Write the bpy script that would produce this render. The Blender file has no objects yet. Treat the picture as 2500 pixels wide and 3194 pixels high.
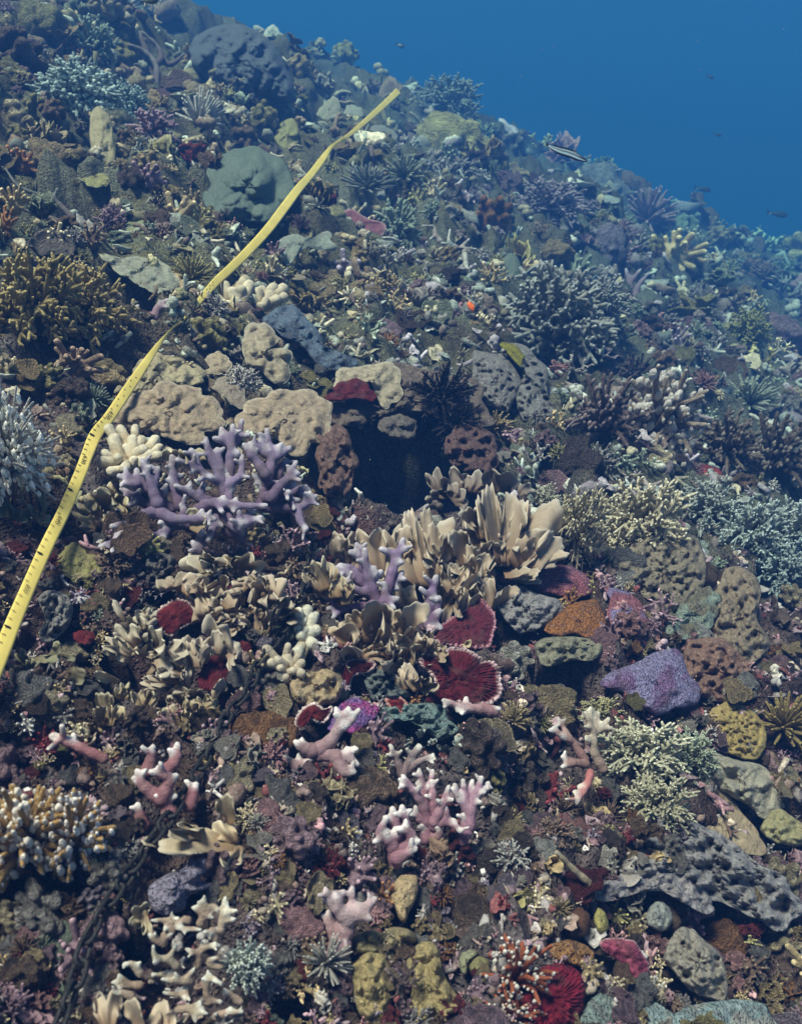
import bpy, math, random
import numpy as np
from mathutils import Vector, Matrix
random.seed(7)
RNG = np.random.default_rng(11)
R = math.radians
SC = bpy.context.scene
COL = SC.collection

# ------------------------------------------------------------------ camera
PITCH = R(32.0)
FOC = 2766.0                       # focal length in photograph pixels (2500 x 3194)
CX, CY = 1250.0, 1597.0
cd = bpy.data.cameras.new('camera'); cam = bpy.data.objects.new('camera', cd); COL.objects.link(cam)
cd.sensor_fit = 'VERTICAL'; cd.angle_y = 2 * math.atan(1597.0 / FOC)
cam.location = (0, 0, 0); cam.rotation_euler = (R(90) - PITCH, 0, 0)
cd.dof.use_dof = True; cd.dof.focus_distance = 2.7; cd.dof.aperture_fstop = 3.8
cd.clip_start = 0.02; cd.clip_end = 500
SC.camera = cam

# ------------------------------------------------------------------ light
SUN_ELEV, SUN_ROT = R(74), R(-95)          # rot measured from +y (away from camera) towards +x
w = bpy.data.worlds.new('World'); SC.world = w; w.use_nodes = True
nt = w.node_tree; bg = nt.nodes['Background']
sky = nt.nodes.new('ShaderNodeTexSky'); sky.sky_type = 'NISHITA'; sky.sun_disc = False
sky.sun_elevation = SUN_ELEV; sky.sun_rotation = SUN_ROT
nt.links.new(sky.outputs[0], bg.inputs[0]); bg.inputs[1].default_value = 0.05
sl = bpy.data.lights.new('sun', 'SUN'); sun = bpy.data.objects.new('sun', sl); COL.objects.link(sun)
sl.energy = 5.0; sl.angle = R(14); sl.color = (1.0, 0.90, 0.80)
sd = Vector((math.sin(SUN_ROT) * math.cos(SUN_ELEV), math.cos(SUN_ROT) * math.cos(SUN_ELEV), math.sin(SUN_ELEV)))
sun.rotation_euler = sd.to_track_quat('Z', 'Y').to_euler(); sun.location = (0, 0, 12)
vs = SC.view_settings
vs.view_transform = 'Standard'; vs.look = 'None'; vs.gamma = 1; vs.use_curve_mapping = False
vs.exposure = 0.32
SC.cycles.use_denoising = True
SC.cycles.max_bounces = 6; SC.cycles.diffuse_bounces = 2; SC.cycles.glossy_bounces = 2
SC.cycles.volume_bounces = 1

# ------------------------------------------------------------------ noise
def _h(i, j, k, s):
    n = (i * 374761393 + j * 668265263 + k * 1274126177 + s * 974634777) & 0x7fffffff
    n = ((n ^ (n >> 13)) * 1274126177) & 0x7fffffff
    n = (n ^ (n >> 16)) & 0xffff
    return n / 32767.5 - 1.0
def vn3(p, s=0):
    p = np.asarray(p, float); f = np.floor(p); i = f.astype(np.int64); u = p - f
    u = u * u * (3 - 2 * u); r = 0
    for a in (0, 1):
        wa = u[..., 0] if a else 1 - u[..., 0]
        for b in (0, 1):
            wb = wa * (u[..., 1] if b else 1 - u[..., 1])
            for c in (0, 1):
                r = r + wb * (u[..., 2] if c else 1 - u[..., 2]) * _h(i[..., 0] + a, i[..., 1] + b, i[..., 2] + c, s)
    return r
def vn2(x, y, s=0):
    fx = np.floor(x); fy = np.floor(y); i = fx.astype(np.int64); j = fy.astype(np.int64)
    u = x - fx; v = y - fy; u = u * u * (3 - 2 * u); v = v * v * (3 - 2 * v)
    return ((1 - u) * (1 - v) * _h(i, j, 0, s) + u * (1 - v) * _h(i + 1, j, 0, s)
            + (1 - u) * v * _h(i, j + 1, 0, s) + u * v * _h(i + 1, j + 1, 0, s))
def fbm3(p, sc, oct=3, s=0):
    p = np.asarray(p, float); r = 0; a = 1.0
    for o in range(oct):
        r = r + a * vn3(p * sc + 17.3 * o, s + o); a *= .5; sc *= 2.03
    return r
def sm(x, a, b):
    t = np.clip((np.asarray(x, float) - a) / (b - a), 0, 1); return t * t * (3 - 2 * t)

# ------------------------------------------------------------------ ground height
CP, SP = math.cos(PITCH), math.sin(PITCH)
def ray(px, py):
    u = (np.asarray(px, float) - CX) / FOC; v = (CY - np.asarray(py, float)) / FOC
    return np.stack([u + 0 * v, CP + v * SP + 0 * u, -SP + v * CP + 0 * u], -1)
def hbase(x, y):
    xs = np.where(x < -5.0, -5.0 + (x + 5.0) * .12, x)            # the slope flattens up-reef
    xs = np.where(xs > 6, 6 + (xs - 6) * .5, xs)
    z = -1.40 - .40 * xs - .042 * np.minimum(y, 30) - .03 * np.maximum(0, x - .6) ** 1.5
    cr = 19 + .5 * np.clip(x, -4, 4) + .5 * vn2(x * .9, y * .2, 5)
    return z - .12 * np.maximum(0, y - cr) ** 1.4
PITS = []            # (x, y, rx, ry, depth)
def hlow(x, y):
    x = np.asarray(x, float); y = np.asarray(y, float)
    z = hbase(x, y) + .07 * vn2(x * 1.4 + 3, y * 1.4, 1) + .035 * vn2(x * 3.7, y * 3.1 + 9, 2)
    far = sm(y, 4, 10)
    z = z + far * (.28 * vn2(x * .7, y * .5, 8) + .16 * vn2(x * 1.6, y * 1.3, 9))
    return z
def dig(x, y, z):
    for (a, b, rx, ry, d) in PITS:
        q = ((x - a) / rx) ** 2 + ((y - b) / ry) ** 2
        z = z - d * np.exp(-q ** 3)
    return z
_TS = np.geomspace(.45, 90, 560)
def hit(px, py):
    """depth along the view axis at which the line of sight meets the reef"""
    px = np.atleast_1d(np.asarray(px, float)); py = np.atleast_1d(np.asarray(py, float))
    d = ray(px, py)
    P = d[:, None, :] * _TS[None, :, None]
    f = P[..., 2] - hlow(P[..., 0], P[..., 1])
    under = f < 0
    i = np.where(under.any(1), under.argmax(1), len(_TS) - 1); i = np.maximum(i, 1)
    a = _TS[i - 1].copy(); b = _TS[i].copy()
    for _ in range(14):
        m = (a + b) / 2; q = d * m[:, None]; bad = q[:, 2] < hlow(q[:, 0], q[:, 1])
        b = np.where(bad, m, b); a = np.where(bad, a, m)
    return (a + b) / 2
def gp(px, py):
    return ray(px, py) * hit(px, py)[:, None]
def pit(px, py, rx, ry, depth):
    t = float(hit(px, py)[0]); p = ray(px, py) * t
    return (p[0], p[1], rx * t / FOC, ry * t / FOC * 1.9, depth * 4)
for q in [(1215, 1405, 275, 155, .36), (1440, 1390, 130, 90, .2), (90, 560, 150, 130, .30), (60, 700, 130, 90, .25),
          (1740, 2090, 120, 60, .16), (130, 2770, 170, 70, .16), (2440, 1850, 90, 60, .15), (2170, 2840, 80, 60, .10),
          (1900, 2470, 90, 60, .12), (380, 880, 150, 60, .18), (900, 3120, 90, 60, .10), (320, 2920, 70, 60, .10),
          (660, 330, 150, 40, .25), (1780, 1440, 120, 60, .14), (1640, 1560, 60, 60, .08), (900, 1560, 60, 60, .10),
          (1090, 640, 120, 50, .2), (1330, 880, 120, 40, .18), (1750, 1060, 160, 50, .22), (860, 2160, 60, 40, .08), (300, 2000, 90, 50, .08),
          (230, 440, 60, 50, .2), (1290, 3100, 20, 20, .02)]:
    PITS.append(pit(*q))
# the ledge that carries the tan plates
CARVE = []           # (x, y, r, depth): the reef rock is lower under the colonies standing on it

def ridge(v): return 1 - 2 * np.abs(v)
def detail(P):
    """lumps and crevices of the reef rock, in metres, at points on the smooth surface"""
    y = P[..., 1]; q = P / np.clip(.55 + y * .17, .6, 2.6)[..., None]
    d = .075 * ridge(vn3(q * 3.4, 40)) + .045 * ridge(vn3(q * 8.1, 41)) + .022 * vn3(q * 19, 42) + .011 * vn3(q * 45, 43)
    return (d - .13 * sm(vn3(q * 5.3, 44), .2, .65) - .03) * np.clip(.55 + y * .17, .6, 2.6)
# ------------------------------------------------------------------ mesh building
class MB:
    def __init__(s): s.v = []; s.f = []; s.c = []; s.n = 0
    def add(s, V, F, C):
        V = np.asarray(V, float); C = np.asarray(C, float)
        if C.ndim == 1: C = np.tile(C, (len(V), 1))
        s.v.append(V); s.c.append(C)
        for f in (F if isinstance(F, (list, tuple)) else [F]):
            if len(f): s.f.append(np.asarray(f, np.int64) + s.n)
        s.n += len(V); return s
    def arrays(s): return np.concatenate(s.v), s.f, np.concatenate(s.c)
    def mesh(s, name, mat, org=(0, 0, 0), smooth=True):
        V = np.concatenate(s.v) - np.asarray(org, float); C = np.concatenate(s.c)
        me = bpy.data.meshes.new(name)
        me.vertices.add(len(V)); me.vertices.foreach_set('co', V.astype(np.float32).ravel())
        nl = sum(f.size for f in s.f); npoly = sum(len(f) for f in s.f)
        li = np.concatenate([f.ravel() for f in s.f]); tot = np.concatenate([np.full(len(f), f.shape[1]) for f in s.f])
        me.loops.add(nl); me.loops.foreach_set('vertex_index', li.astype(np.int32))
        me.polygons.add(npoly); me.polygons.foreach_set('loop_start', (np.cumsum(tot) - tot).astype(np.int32))
        if smooth: me.polygons.foreach_set('use_smooth', np.ones(npoly, bool))
        at = me.attributes.new('Col', 'FLOAT_COLOR', 'POINT')
        at.data.foreach_set('color', np.concatenate([C, np.ones((len(C), 1))], 1).astype(np.float32).ravel())
        me.update(calc_edges=True); me.validate()
        if mat: me.materials.append(mat)
        return me
    def obj(s, name, mat, parent=None, org=(0, 0, 0), smooth=True):
        o = bpy.data.objects.new(name, s.mesh(name, mat, org, smooth)); COL.objects.link(o)
        if parent: o.parent = parent
        return o
def empty(name, loc):
    o = bpy.data.objects.new(name, None); COL.objects.link(o); o.location = loc; o.empty_display_size = .05; return o
def tag(o, label, cat, group=None, kind=None):
    if label: o['label'] = label
    if cat: o['category'] = cat
    if group: o['group'] = group
    if kind: o['kind'] = kind
    return o
def grid_faces(n, m, wrap=False):
    """n rows of m points; wrap closes the rows into rings"""
    i = np.arange(n - 1)[:, None]; j = np.arange(m if wrap else m - 1)[None, :]; jj = (j + 1) % m
    return np.stack([i * m + j, i * m + jj, (i + 1) * m + jj, (i + 1) * m + j], -1).reshape(-1, 4)
def spline(P, n):
    P = np.asarray(P, float)
    if len(P) == 2:
        t = np.linspace(0, 1, n)[:, None]; return P[0] * (1 - t) + P[1] * t
    Q = np.vstack([2 * P[0] - P[1], P, 2 * P[-1] - P[-2]]); s = np.linspace(0, len(P) - 1 - 1e-6, n)
    i = s.astype(int); t = (s - i)[:, None]
    a, b, c, d = Q[i], Q[i + 1], Q[i + 2], Q[i + 3]
    return .5 * (2 * b + (c - a) * t + (2 * a - 5 * b + 4 * c - d) * t * t + (3 * b - a - 3 * c + d) * t ** 3)
def loop_spline(P, n):
    P = np.asarray(P, float); m = len(P)
    L = np.linalg.norm(np.roll(P, -1, 0) - P, axis=1); cum = np.concatenate([[0], np.cumsum(L)])
    s = np.linspace(0, cum[-1], n, endpoint=False); i = np.clip(np.searchsorted(cum, s, 'right') - 1, 0, m - 1)
    t = ((s - cum[i]) / np.maximum(L[i], 1e-9)).reshape((-1,) + (1,) * (P.ndim - 1))
    a, b, c, d = P[(i - 1) % m], P[i], P[(i + 1) % m], P[(i + 2) % m]
    return .5 * (2 * b + (c - a) * t + (2 * a - 5 * b + 4 * c - d) * t * t + (3 * b - a - 3 * c + d) * t ** 3)
def nrm(v):
    v = np.asarray(v, float); return v / np.maximum(np.linalg.norm(v, axis=-1, keepdims=True), 1e-12)
def tube(P, r, k=8, cap=True):
    """swept round branch with a rounded end; returns V, F(quads), F(tris)"""
    P = np.asarray(P, float); r = np.broadcast_to(np.asarray(r, float), (len(P),)).copy()
    if cap:
        d = nrm(P[-1] - P[-2]); rr = r[-1]
        P = np.vstack([P, P[-1] + d * rr * .55, P[-1] + d * rr * .9]); r = np.concatenate([r, [rr * .8, rr * .4]])
    T = nrm(np.gradient(P, axis=0)); a = np.array([0, 0, 1.]) if abs(T[0][2]) < .9 else np.array([1., 0, 0])
    u = nrm(np.cross(T[0], a)); U = []
    for t in T:
        u = nrm(u - t * np.dot(u, t)); U.append(u)
    U = np.array(U); W = np.cross(T, U); th = np.arange(k) * 2 * np.pi / k
    V = P[:, None] + r[:, None, None] * (np.cos(th)[None, :, None] * U[:, None] + np.sin(th)[None, :, None] * W[:, None])
    n = len(P); V = V.reshape(-1, 3); F = grid_faces(n, k, True)
    tip = P[-1] + T[-1] * r[-1] * .5; V = np.vstack([V, tip, P[0]])
    j = np.arange(k); jj = (j + 1) % k
    tri = np.concatenate([np.stack([(n - 1) * k + j, (n - 1) * k + jj, np.full(k, n * k)], 1), np.stack([jj, j, np.full(k, n * k + 1)], 1)])
    return V, F, tri
_ico = {}
def ico(lv):
    if lv in _ico: return _ico[lv]
    t = (1 + 5 ** .5) / 2
    V = [(-1, t, 0), (1, t, 0), (-1, -t, 0), (1, -t, 0), (0, -1, t), (0, 1, t), (0, -1, -t), (0, 1, -t), (t, 0, -1), (t, 0, 1), (-t, 0, -1), (-t, 0, 1)]
    F = [(0, 11, 5), (0, 5, 1), (0, 1, 7), (0, 7, 10), (0, 10, 11), (1, 5, 9), (5, 11, 4), (11, 10, 2), (10, 7, 6), (7, 1, 8), (3, 9, 4), (3, 4, 2), (3, 2, 6), (3, 6, 8), (3, 8, 9), (4, 9, 5), (2, 4, 11), (6, 2, 10), (8, 6, 7), (9, 8, 1)]
    V = [np.array(v, float) / np.linalg.norm(v) for v in V]
    for _ in range(lv):
        mid = {}; G = []
        def m(a, b):
            k = (min(a, b), max(a, b))
            if k not in mid:
                mid[k] = len(V); q = V[a] + V[b]; V.append(q / np.linalg.norm(q))
            return mid[k]
        for a, b, c in F:
            x, y, z = m(a, b), m(b, c), m(c, a); G += [(a, x, z), (b, y, x), (c, z, y), (x, y, z)]
        F = G
    _ico[lv] = (np.array(V), np.array(F)); return _ico[lv]
def remesh(mb, voxel, smooth=4):
    """fuse overlapping closed tubes and balls into one skin"""
    o = mb.obj('tmp', None); md = o.modifiers.new('r', 'REMESH'); md.mode = 'VOXEL'; md.voxel_size = voxel
    dg = bpy.context.evaluated_depsgraph_get(); e = o.evaluated_get(dg); me = e.to_mesh()
    n = len(me.vertices); V = np.empty(n * 3, np.float32); me.vertices.foreach_get('co', V); V = V.reshape(-1, 3).astype(float)
    tot = np.empty(len(me.polygons), np.int32); me.polygons.foreach_get('loop_total', tot)
    li = np.empty(len(me.loops), np.int32); me.loops.foreach_get('vertex_index', li)
    ed = np.empty(len(me.edges) * 2, np.int32); me.edges.foreach_get('vertices', ed); ed = ed.reshape(-1, 2)
    st = np.cumsum(tot) - tot
    F = [li[(st[tot == k][:, None] + np.arange(k)[None])] for k in (3, 4) if (tot == k).any()]
    e.to_mesh_clear(); m = o.data; bpy.data.objects.remove(o); bpy.data.meshes.remove(m)
    deg = np.bincount(ed.ravel(), minlength=n)[:, None]
    for _ in range(smooth):
        S = np.zeros_like(V); np.add.at(S, ed[:, 0], V[ed[:, 1]]); np.add.at(S, ed[:, 1], V[ed[:, 0]])
        V = V * .45 + .55 * S / np.maximum(deg, 1)
    return V, F

# ------------------------------------------------------------------ materials
def material(name, bump_scale=220, bump=.5, bump_d=.004, mott=25, mott_amt=.35, rough=.8, spec=.25, pits=None, speck=None, tint=None, tint_sc=9):
    m = bpy.data.materials.new(name); m.use_nodes = True; t = m.node_tree; N = t.nodes; L = t.links
    b = N['Principled BSDF']; b.inputs['Roughness'].default_value = rough; b.inputs['Specular IOR Level'].default_value = spec
    at = N.new('ShaderNodeAttribute'); at.attribute_name = 'Col'
    tc = N.new('ShaderNodeTexCoord')
    def noise(sc, det=4, rg=.6):
        n = N.new('ShaderNodeTexNoise'); n.inputs['Scale'].default_value = sc; n.inputs['Detail'].default_value = det
        n.inputs['Roughness'].default_value = rg; L.new(tc.outputs['Object'], n.inputs['Vector']); return n
    def rmp(src, a, b_, c, d):
        r = N.new('ShaderNodeMapRange'); r.inputs[1].default_value = a; r.inputs[2].default_value = b_
        r.inputs[3].default_value = c; r.inputs[4].default_value = d; L.new(src, r.inputs[0]); return r
    n1 = noise(mott, 5, .65); r1 = rmp(n1.outputs['Fac'], .3, .7, 1 - mott_amt, 1 + mott_amt)
    oi = N.new('ShaderNodeObjectInfo'); r2 = rmp(oi.outputs['Random'], 0, 1, .86, 1.16)
    mu = N.new('ShaderNodeMath'); mu.operation = 'MULTIPLY'; L.new(r1.outputs[0], mu.inputs[0]); L.new(r2.outputs[0], mu.inputs[1])
    oc = N.new('ShaderNodeVectorMath'); oc.operation = 'MULTIPLY'; L.new(at.outputs['Color'], oc.inputs[0]); L.new(oi.outputs['Color'], oc.inputs[1])
    sc = N.new('ShaderNodeVectorMath'); sc.operation = 'SCALE'; L.new(oc.outputs[0], sc.inputs[0]); L.new(mu.outputs[0], sc.inputs['Scale'])
    out = sc.outputs[0]
    if tint:
        n3 = noise(tint_sc, 4, .6); r3 = rmp(n3.outputs['Fac'], .5, .66, 0, tint[3])
        mx = N.new('ShaderNodeMix'); mx.data_type = 'RGBA'; L.new(r3.outputs[0], mx.inputs[0]); L.new(out, mx.inputs[6]); mx.inputs[7].default_value = (*tint[:3], 1); out = mx.outputs[2]
    if speck:
        n4 = noise(speck[4], 3, .7); r4 = rmp(n4.outputs['Fac'], .60, .68, 0, speck[3])
        mx = N.new('ShaderNodeMix'); mx.data_type = 'RGBA'; L.new(r4.outputs[0], mx.inputs[0]); L.new(out, mx.inputs[6]); mx.inputs[7].default_value = (*speck[:3], 1); out = mx.outputs[2]
    L.new(out, b.inputs['Base Color'])
    n2 = noise(bump_scale, 4, .6); h = n2.outputs['Fac']
    if pits:
        v = N.new('ShaderNodeTexVoronoi'); v.inputs['Scale'].default_value = pits[0]; L.new(tc.outputs['Object'], v.inputs['Vector'])
        r5 = rmp(v.outputs['Distance'], 0, .45, -pits[1], pits[1]); ad = N.new('ShaderNodeMath'); ad.operation = 'ADD'
        L.new(h, ad.inputs[0]); L.new(r5.outputs[0], ad.inputs[1]); h = ad.outputs[0]
    bp = N.new('ShaderNodeBump'); bp.inputs['Strength'].default_value = bump; bp.inputs['Distance'].default_value = bump_d
    L.new(h, bp.inputs['Height']); L.new(bp.outputs[0], b.inputs['Normal'])
    return m
M_SMOOTH = material('living_coral', 230, .7, .004, 60, .22, .75, .22, pits=(420, .35), tint=(.20, .15, .12, .4), tint_sc=26)
M_LEAF = material('leafy_coral_skin', 200, .35, .003, 40, .16, .75, .22, tint=(.20, .14, .10, .35), tint_sc=20)
M_ROUGH = material('rough_coral', 110, 1.0, .012, 75, .5, .9, .15, speck=(.62, .6, .52, .5, 130))
M_KNOB = material('knobbly_coral', 130, .8, .008, 70, .3, .85, .2, pits=(240, .3))
M_SPONGE = material('sponge', 110, 1.0, .018, 85, .45, .9, .12, pits=(170, .35), speck=(.5, .47, .46, .3, 110), tint=(.13, .09, .09, .5), tint_sc=38)
M_PLATE = material('plate_coral', 120, .9, .008, 60, .3, .85, .18, tint=(.17, .12, .09, .55), tint_sc=38)
M_RUBBLE = material('coral_rubble', 150, .9, .006, 60, .5, .88, .2, speck=(.6, .57, .52, .6, 130), tint=(.12, .035, .045, .35), tint_sc=9)
M_ROCK = material('reef_rock', 85, 1.0, .02, 40, .55, .9, .15, pits=(90, .5), speck=(.45, .42, .38, .5, 95))
M_MAROON = material('maroon_coral', 260, .9, .005, 70, .5, .75, .22, tint=(.10, .05, .05, .6), tint_sc=30)
M_UNIT = material('reef_coral', 9, 1.0, .14, 5, .4, .85, .2, speck=(.6, .58, .5, .4, 11))
M_UNITS = material('reef_coral_smooth', 12, .5, .06, 4, .22, .8, .2)
def flat_mat(name, c, rough=.5, spec=.4):
    m = bpy.data.materials.new(name); m.use_nodes = True; b = m.node_tree.nodes['Principled BSDF']
    b.inputs['Base Color'].default_value = (*c, 1); b.inputs['Roughness'].default_value = rough; b.inputs['Specular IOR Level'].default_value = spec
    return m
M_TAPE = material('tape_plastic', 90, .15, .002, 12, .12, .45, .4)
M_INK = flat_mat('tape_ink', (.02, .017, .01), .7, .2)
M_CHAIN = material('chain_metal', 200, .6, .003, 60, .5, .6, .4)
M_FISH = material('fish_skin', 300, .2, .002, 60, .12, .4, .5)

# ------------------------------------------------------------------ placing colonies
def crop(ox, oy, s):
    return lambda *p: [(ox + a * s, oy + b * s) + tuple(r) for a, b, *r in p]
class Frame:
    """a colony's place on the reef: photograph points become points of a sheet that follows the local reef surface"""
    def __init__(s, x0, y0, x1, y1, ks=.7, anchor=None, lift=12):
        ax, ay = anchor or ((x0 + x1) / 2, y0 + (y1 - y0) * .8)
        gx, gy = np.meshgrid(np.linspace(x0, x1, 5), np.linspace(y0, y1, 5)); gx = gx.ravel(); gy = gy.ravel()
        t = hit(gx, gy); s.t = float(hit(ax, ay)[0]); s.u = s.t / FOC
        A = np.stack([gx - ax, ay - gy, np.ones_like(gx)], 1); k, *_ = np.linalg.lstsq(A, t, rcond=None)
        s.kx = float(np.clip(k[0] / s.u, -.8, .8)) * ks; s.ky = float(np.clip(k[1] / s.u, 0.1, 1.8)) * ks
        s.ax, s.ay, s.lift = ax, ay, lift
        s.base = ray(ax, ay) * s.t
    def P(s, px, py, d=0):
        px = np.asarray(px, float); py = np.asarray(py, float)
        t = s.t + (s.kx * (px - s.ax) + s.ky * (s.ay - py) - d - s.lift) * s.u
        return ray(px, py) * t[..., None]
def bbox(p):
    p = np.asarray([q[:2] for q in p]); return (*p.min(0), *p.max(0))
def dome_res(poly, rid=0):
    x0, y0, x1, y1 = bbox(poly); s = math.sqrt((x1 - x0) * (y1 - y0)); return max(int(np.clip(s / 2.4, 40, 120)), min(240, int(rid * 4))), int(np.clip(s / 9, 9, 28))
def dome(fr, poly, h, col, rim=None, n=0, m=0, prof=2.0, rough=.12, nsc=40, knobs=(0, 0, 0), ridges=(0, 0), holes=(0, 0, 0), center=None, plate=None, seed=1, wave=0, cmix=None, rimw=.9, jag=.07):
    """inflated body over an outline (star-shaped seen from its centre). plate = thickness makes it a shelf instead"""
    rg = np.random.default_rng(seed); n, m = dome_res(poly, ridges[0])
    poly = loop_spline([q[:2] for q in poly], n)
    c = np.array(center) if center is not None else poly.mean(0)
    ta = np.arange(n) * 2 * np.pi / n; cs = np.stack([np.cos(ta), np.sin(ta), 0 * ta + seed * .37], 1)
    poly = c + (poly - c) * (1 + jag * fbm3(cs, 2.6, 3, seed + 70) - (.10 * np.abs(np.cos(ta * (4.5 if plate < 10 and not ridges[0] else 0) + seed)) ** 6 if plate else 0))[:, None]
    size = np.sqrt(np.prod(poly.max(0) - poly.min(0)))
    th = np.arange(n) * 2 * np.pi / n; rs = np.linspace(0.04, 1, m) ** .85
    X = c + (poly - c)[None] * rs[:, None, None]
    d = h * np.clip(1 - rs[:, None] ** prof, 0, 1) ** .6 + np.zeros((m, n))
    q = np.concatenate([X, np.zeros((m, n, 1))], -1)
    ed = np.clip((1 - rs) * 6, .25, 1)[:, None]
    nz = fbm3(q, 1 / nsc, 4, seed) * rough * max(h, size * .12)
    d = d + nz * ed + ed * (fbm3(q, 1 / 30., 3, seed + 50) * (1 + 6 * rough) + fbm3(q, 1 / 8., 2, seed + 51) * (1 + 3.0 * rough))
    if knobs[0]:
        K = []
        while len(K) < knobs[0]:
            a = rg.integers(n); r = math.sqrt(rg.random()) * .93; K.append((c + (poly[a] - c) * r, knobs[1] + rg.random() * (knobs[2] - knobs[1])))
        for kp, kr in K:
            e = np.linalg.norm(X - kp, axis=-1) / kr; d = d + kr * .95 * np.clip(1 - e * e, 0, 1) ** .6
    if holes[0]:
        for _ in range(holes[0]):
            a = rg.integers(n); r = math.sqrt(rg.random()) * .9; kp = c + (poly[a] - c) * r; kr = holes[1] * (.6 + .8 * rg.random())
            e = np.linalg.norm((X - kp) * [1, 1.3], axis=-1) / kr; d = d - holes[2] * np.exp(-e ** 4) + holes[2] * .35 * np.exp(-(e - 1.25) ** 2 * 9)
    if ridges[0]:
        wob = fbm3(q, 1 / (nsc * 1.2), 2, seed + 9); d = d + ridges[1] * np.abs(np.sin(th[None] * ridges[0] / 2 + 1.6 * wob)) * np.clip(rs * 1.6, 0, 1)[:, None] + ridges[1] * .6 * fbm3(q, 1 / 9., 2, seed + 4)
    if wave: d = d + wave * np.sin(th * 5 + seed)[None] * rs[:, None] ** 2 + wave * .6 * np.sin(th * 9 + 2 * seed)[None] * rs[:, None] ** 3
    V = [fr.P(X[..., 0], X[..., 1], d)]
    col = np.array(col, float); C = np.tile(col, (m, n, 1))
    if cmix is not None: C = C + (np.array(cmix) - col) * sm(fbm3(q, 1 / (nsc * 1.6), 3, seed + 30), -.15, .35)[..., None]
    if rim is not None:
        wv = sm(rs, rimw, 1)[:, None, None]; C = C * (1 - wv) + np.array(rim) * wv
    Cs = [C]
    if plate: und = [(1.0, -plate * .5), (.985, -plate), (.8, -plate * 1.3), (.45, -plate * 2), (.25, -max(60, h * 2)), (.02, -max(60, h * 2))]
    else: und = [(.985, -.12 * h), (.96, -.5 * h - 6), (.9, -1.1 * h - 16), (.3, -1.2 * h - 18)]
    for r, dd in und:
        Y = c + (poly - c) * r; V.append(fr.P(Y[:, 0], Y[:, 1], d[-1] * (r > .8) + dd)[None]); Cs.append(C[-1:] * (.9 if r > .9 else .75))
    V = np.concatenate(V); C = np.concatenate(Cs); N = len(V)
    F = grid_faces(N, n, True)[:, ::-1]; V = V.reshape(-1, 3); C = C.reshape(-1, 3)
    ctr = V[:n].mean(0); j = np.arange(n); jj = (j + 1) % n
    V = np.vstack([V, ctr]); C = np.vstack([C, C[0]])
    return V, [F, np.stack([j, jj, np.full(n, len(V) - 1)], 1)[:, ::-1]], C
def leaf(fr, b, t, w, col, rim, d0=0, lean=.5, yaw=0, lobes=2, cup=.25, ripple=.12, curve=0, seed=0, th=5, ns=11, nw=17, stem=.42):
    """thin blade with rounded lobes growing from b to t (photograph points), w wide"""
    rg = np.random.default_rng(seed + 100); b = np.array(b[:2], float); t = np.array(t[:2], float)
    L = np.linalg.norm(t - b); ax = (t - b) / L; sd = np.array([-ax[1], ax[0]])
    S, Q = np.meshgrid(np.linspace(0, 1, ns), np.linspace(-1, 1, nw), indexing='ij')
    ph, ph2 = rg.random(2) * 6.28; k = int(np.clip(lobes, 1, 4)); sh = rg.normal() * .12
    q2 = Q + sh * (1 - Q * Q); f = np.abs(np.cos(k * 1.5708 * q2 + (1.5708 if k % 2 == 0 else 0)))
    lob = (1 + .05 * np.sin(7 * Q + ph2) * np.abs(Q) + .035 * np.sin(13 * Q + ph)) * (1 - (.35 if k > 1 else .22) * (1 - f ** .7)) * (1 - .12 * Q ** 4) * (1 + .10 * np.sin(2.3 * Q + ph))
    Rr = L * (1 + (lob - 1) * sm(S, .25, 1))
    al = min(1.4, math.asin(min(.985, w / (1.55 * L)))); fi = Q * al * (.55 + .45 * sm(S, 0, .6))
    along = S * Rr * np.cos(fi); acr = w * stem * .5 * Q * (1 - S) + S * Rr * np.sin(fi)
    bow = curve * w * S * S + .05 * w * np.sin(S * 5 + ph2)
    X = b[0] + ax[0] * along + sd[0] * (acr * math.cos(yaw) + bow); Y = b[1] + ax[1] * along + sd[1] * (acr * math.cos(yaw) + bow)
    D = d0 + lean * L * S + acr * math.sin(yaw) - cup * w * Q ** 2 * sm(S, .1, .9) + .25 * w * np.sin(S * 3.0 + ph) * S + w * .38 * math.cos(ph * 3) * S ** 3
    D = D + ripple * w * np.sin(k * 3.14 * Q + ph2) * S ** 1.6 + ripple * 1.1 * w * np.sin(S * 9 + ph + 2 * np.sign(Q)) * np.abs(Q) ** 2 * sm(S, .2, .7)
    T = th * (1 - .35 * sm(S, .6, 1)) * (1 - .45 * Q ** 4)
    A = fr.P(X, Y, D + T * .5).reshape(-1, 3); B = fr.P(X, Y, D - T * .5).reshape(-1, 3)
    F = grid_faces(ns, nw); N = ns * nw; idx = np.arange(N).reshape(ns, nw)
    loop = np.concatenate([idx[0], idx[1:, -1], idx[-1, -2::-1], idx[-2:0:-1, 0]]); l2 = np.roll(loop, -1)
    Fs = np.stack([loop, l2, l2 + N, loop + N], 1)
    e = np.maximum(sm(np.abs(Q), .82, 1) * sm(S, .3, .7), sm(S, .88, 1))[..., None]
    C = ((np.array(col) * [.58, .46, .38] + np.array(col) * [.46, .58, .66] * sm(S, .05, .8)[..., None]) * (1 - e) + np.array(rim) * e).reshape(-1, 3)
    return np.vstack([A, B]), [F, F[:, ::-1] + N, Fs[:, ::-1]], np.vstack([C, C])
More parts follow.
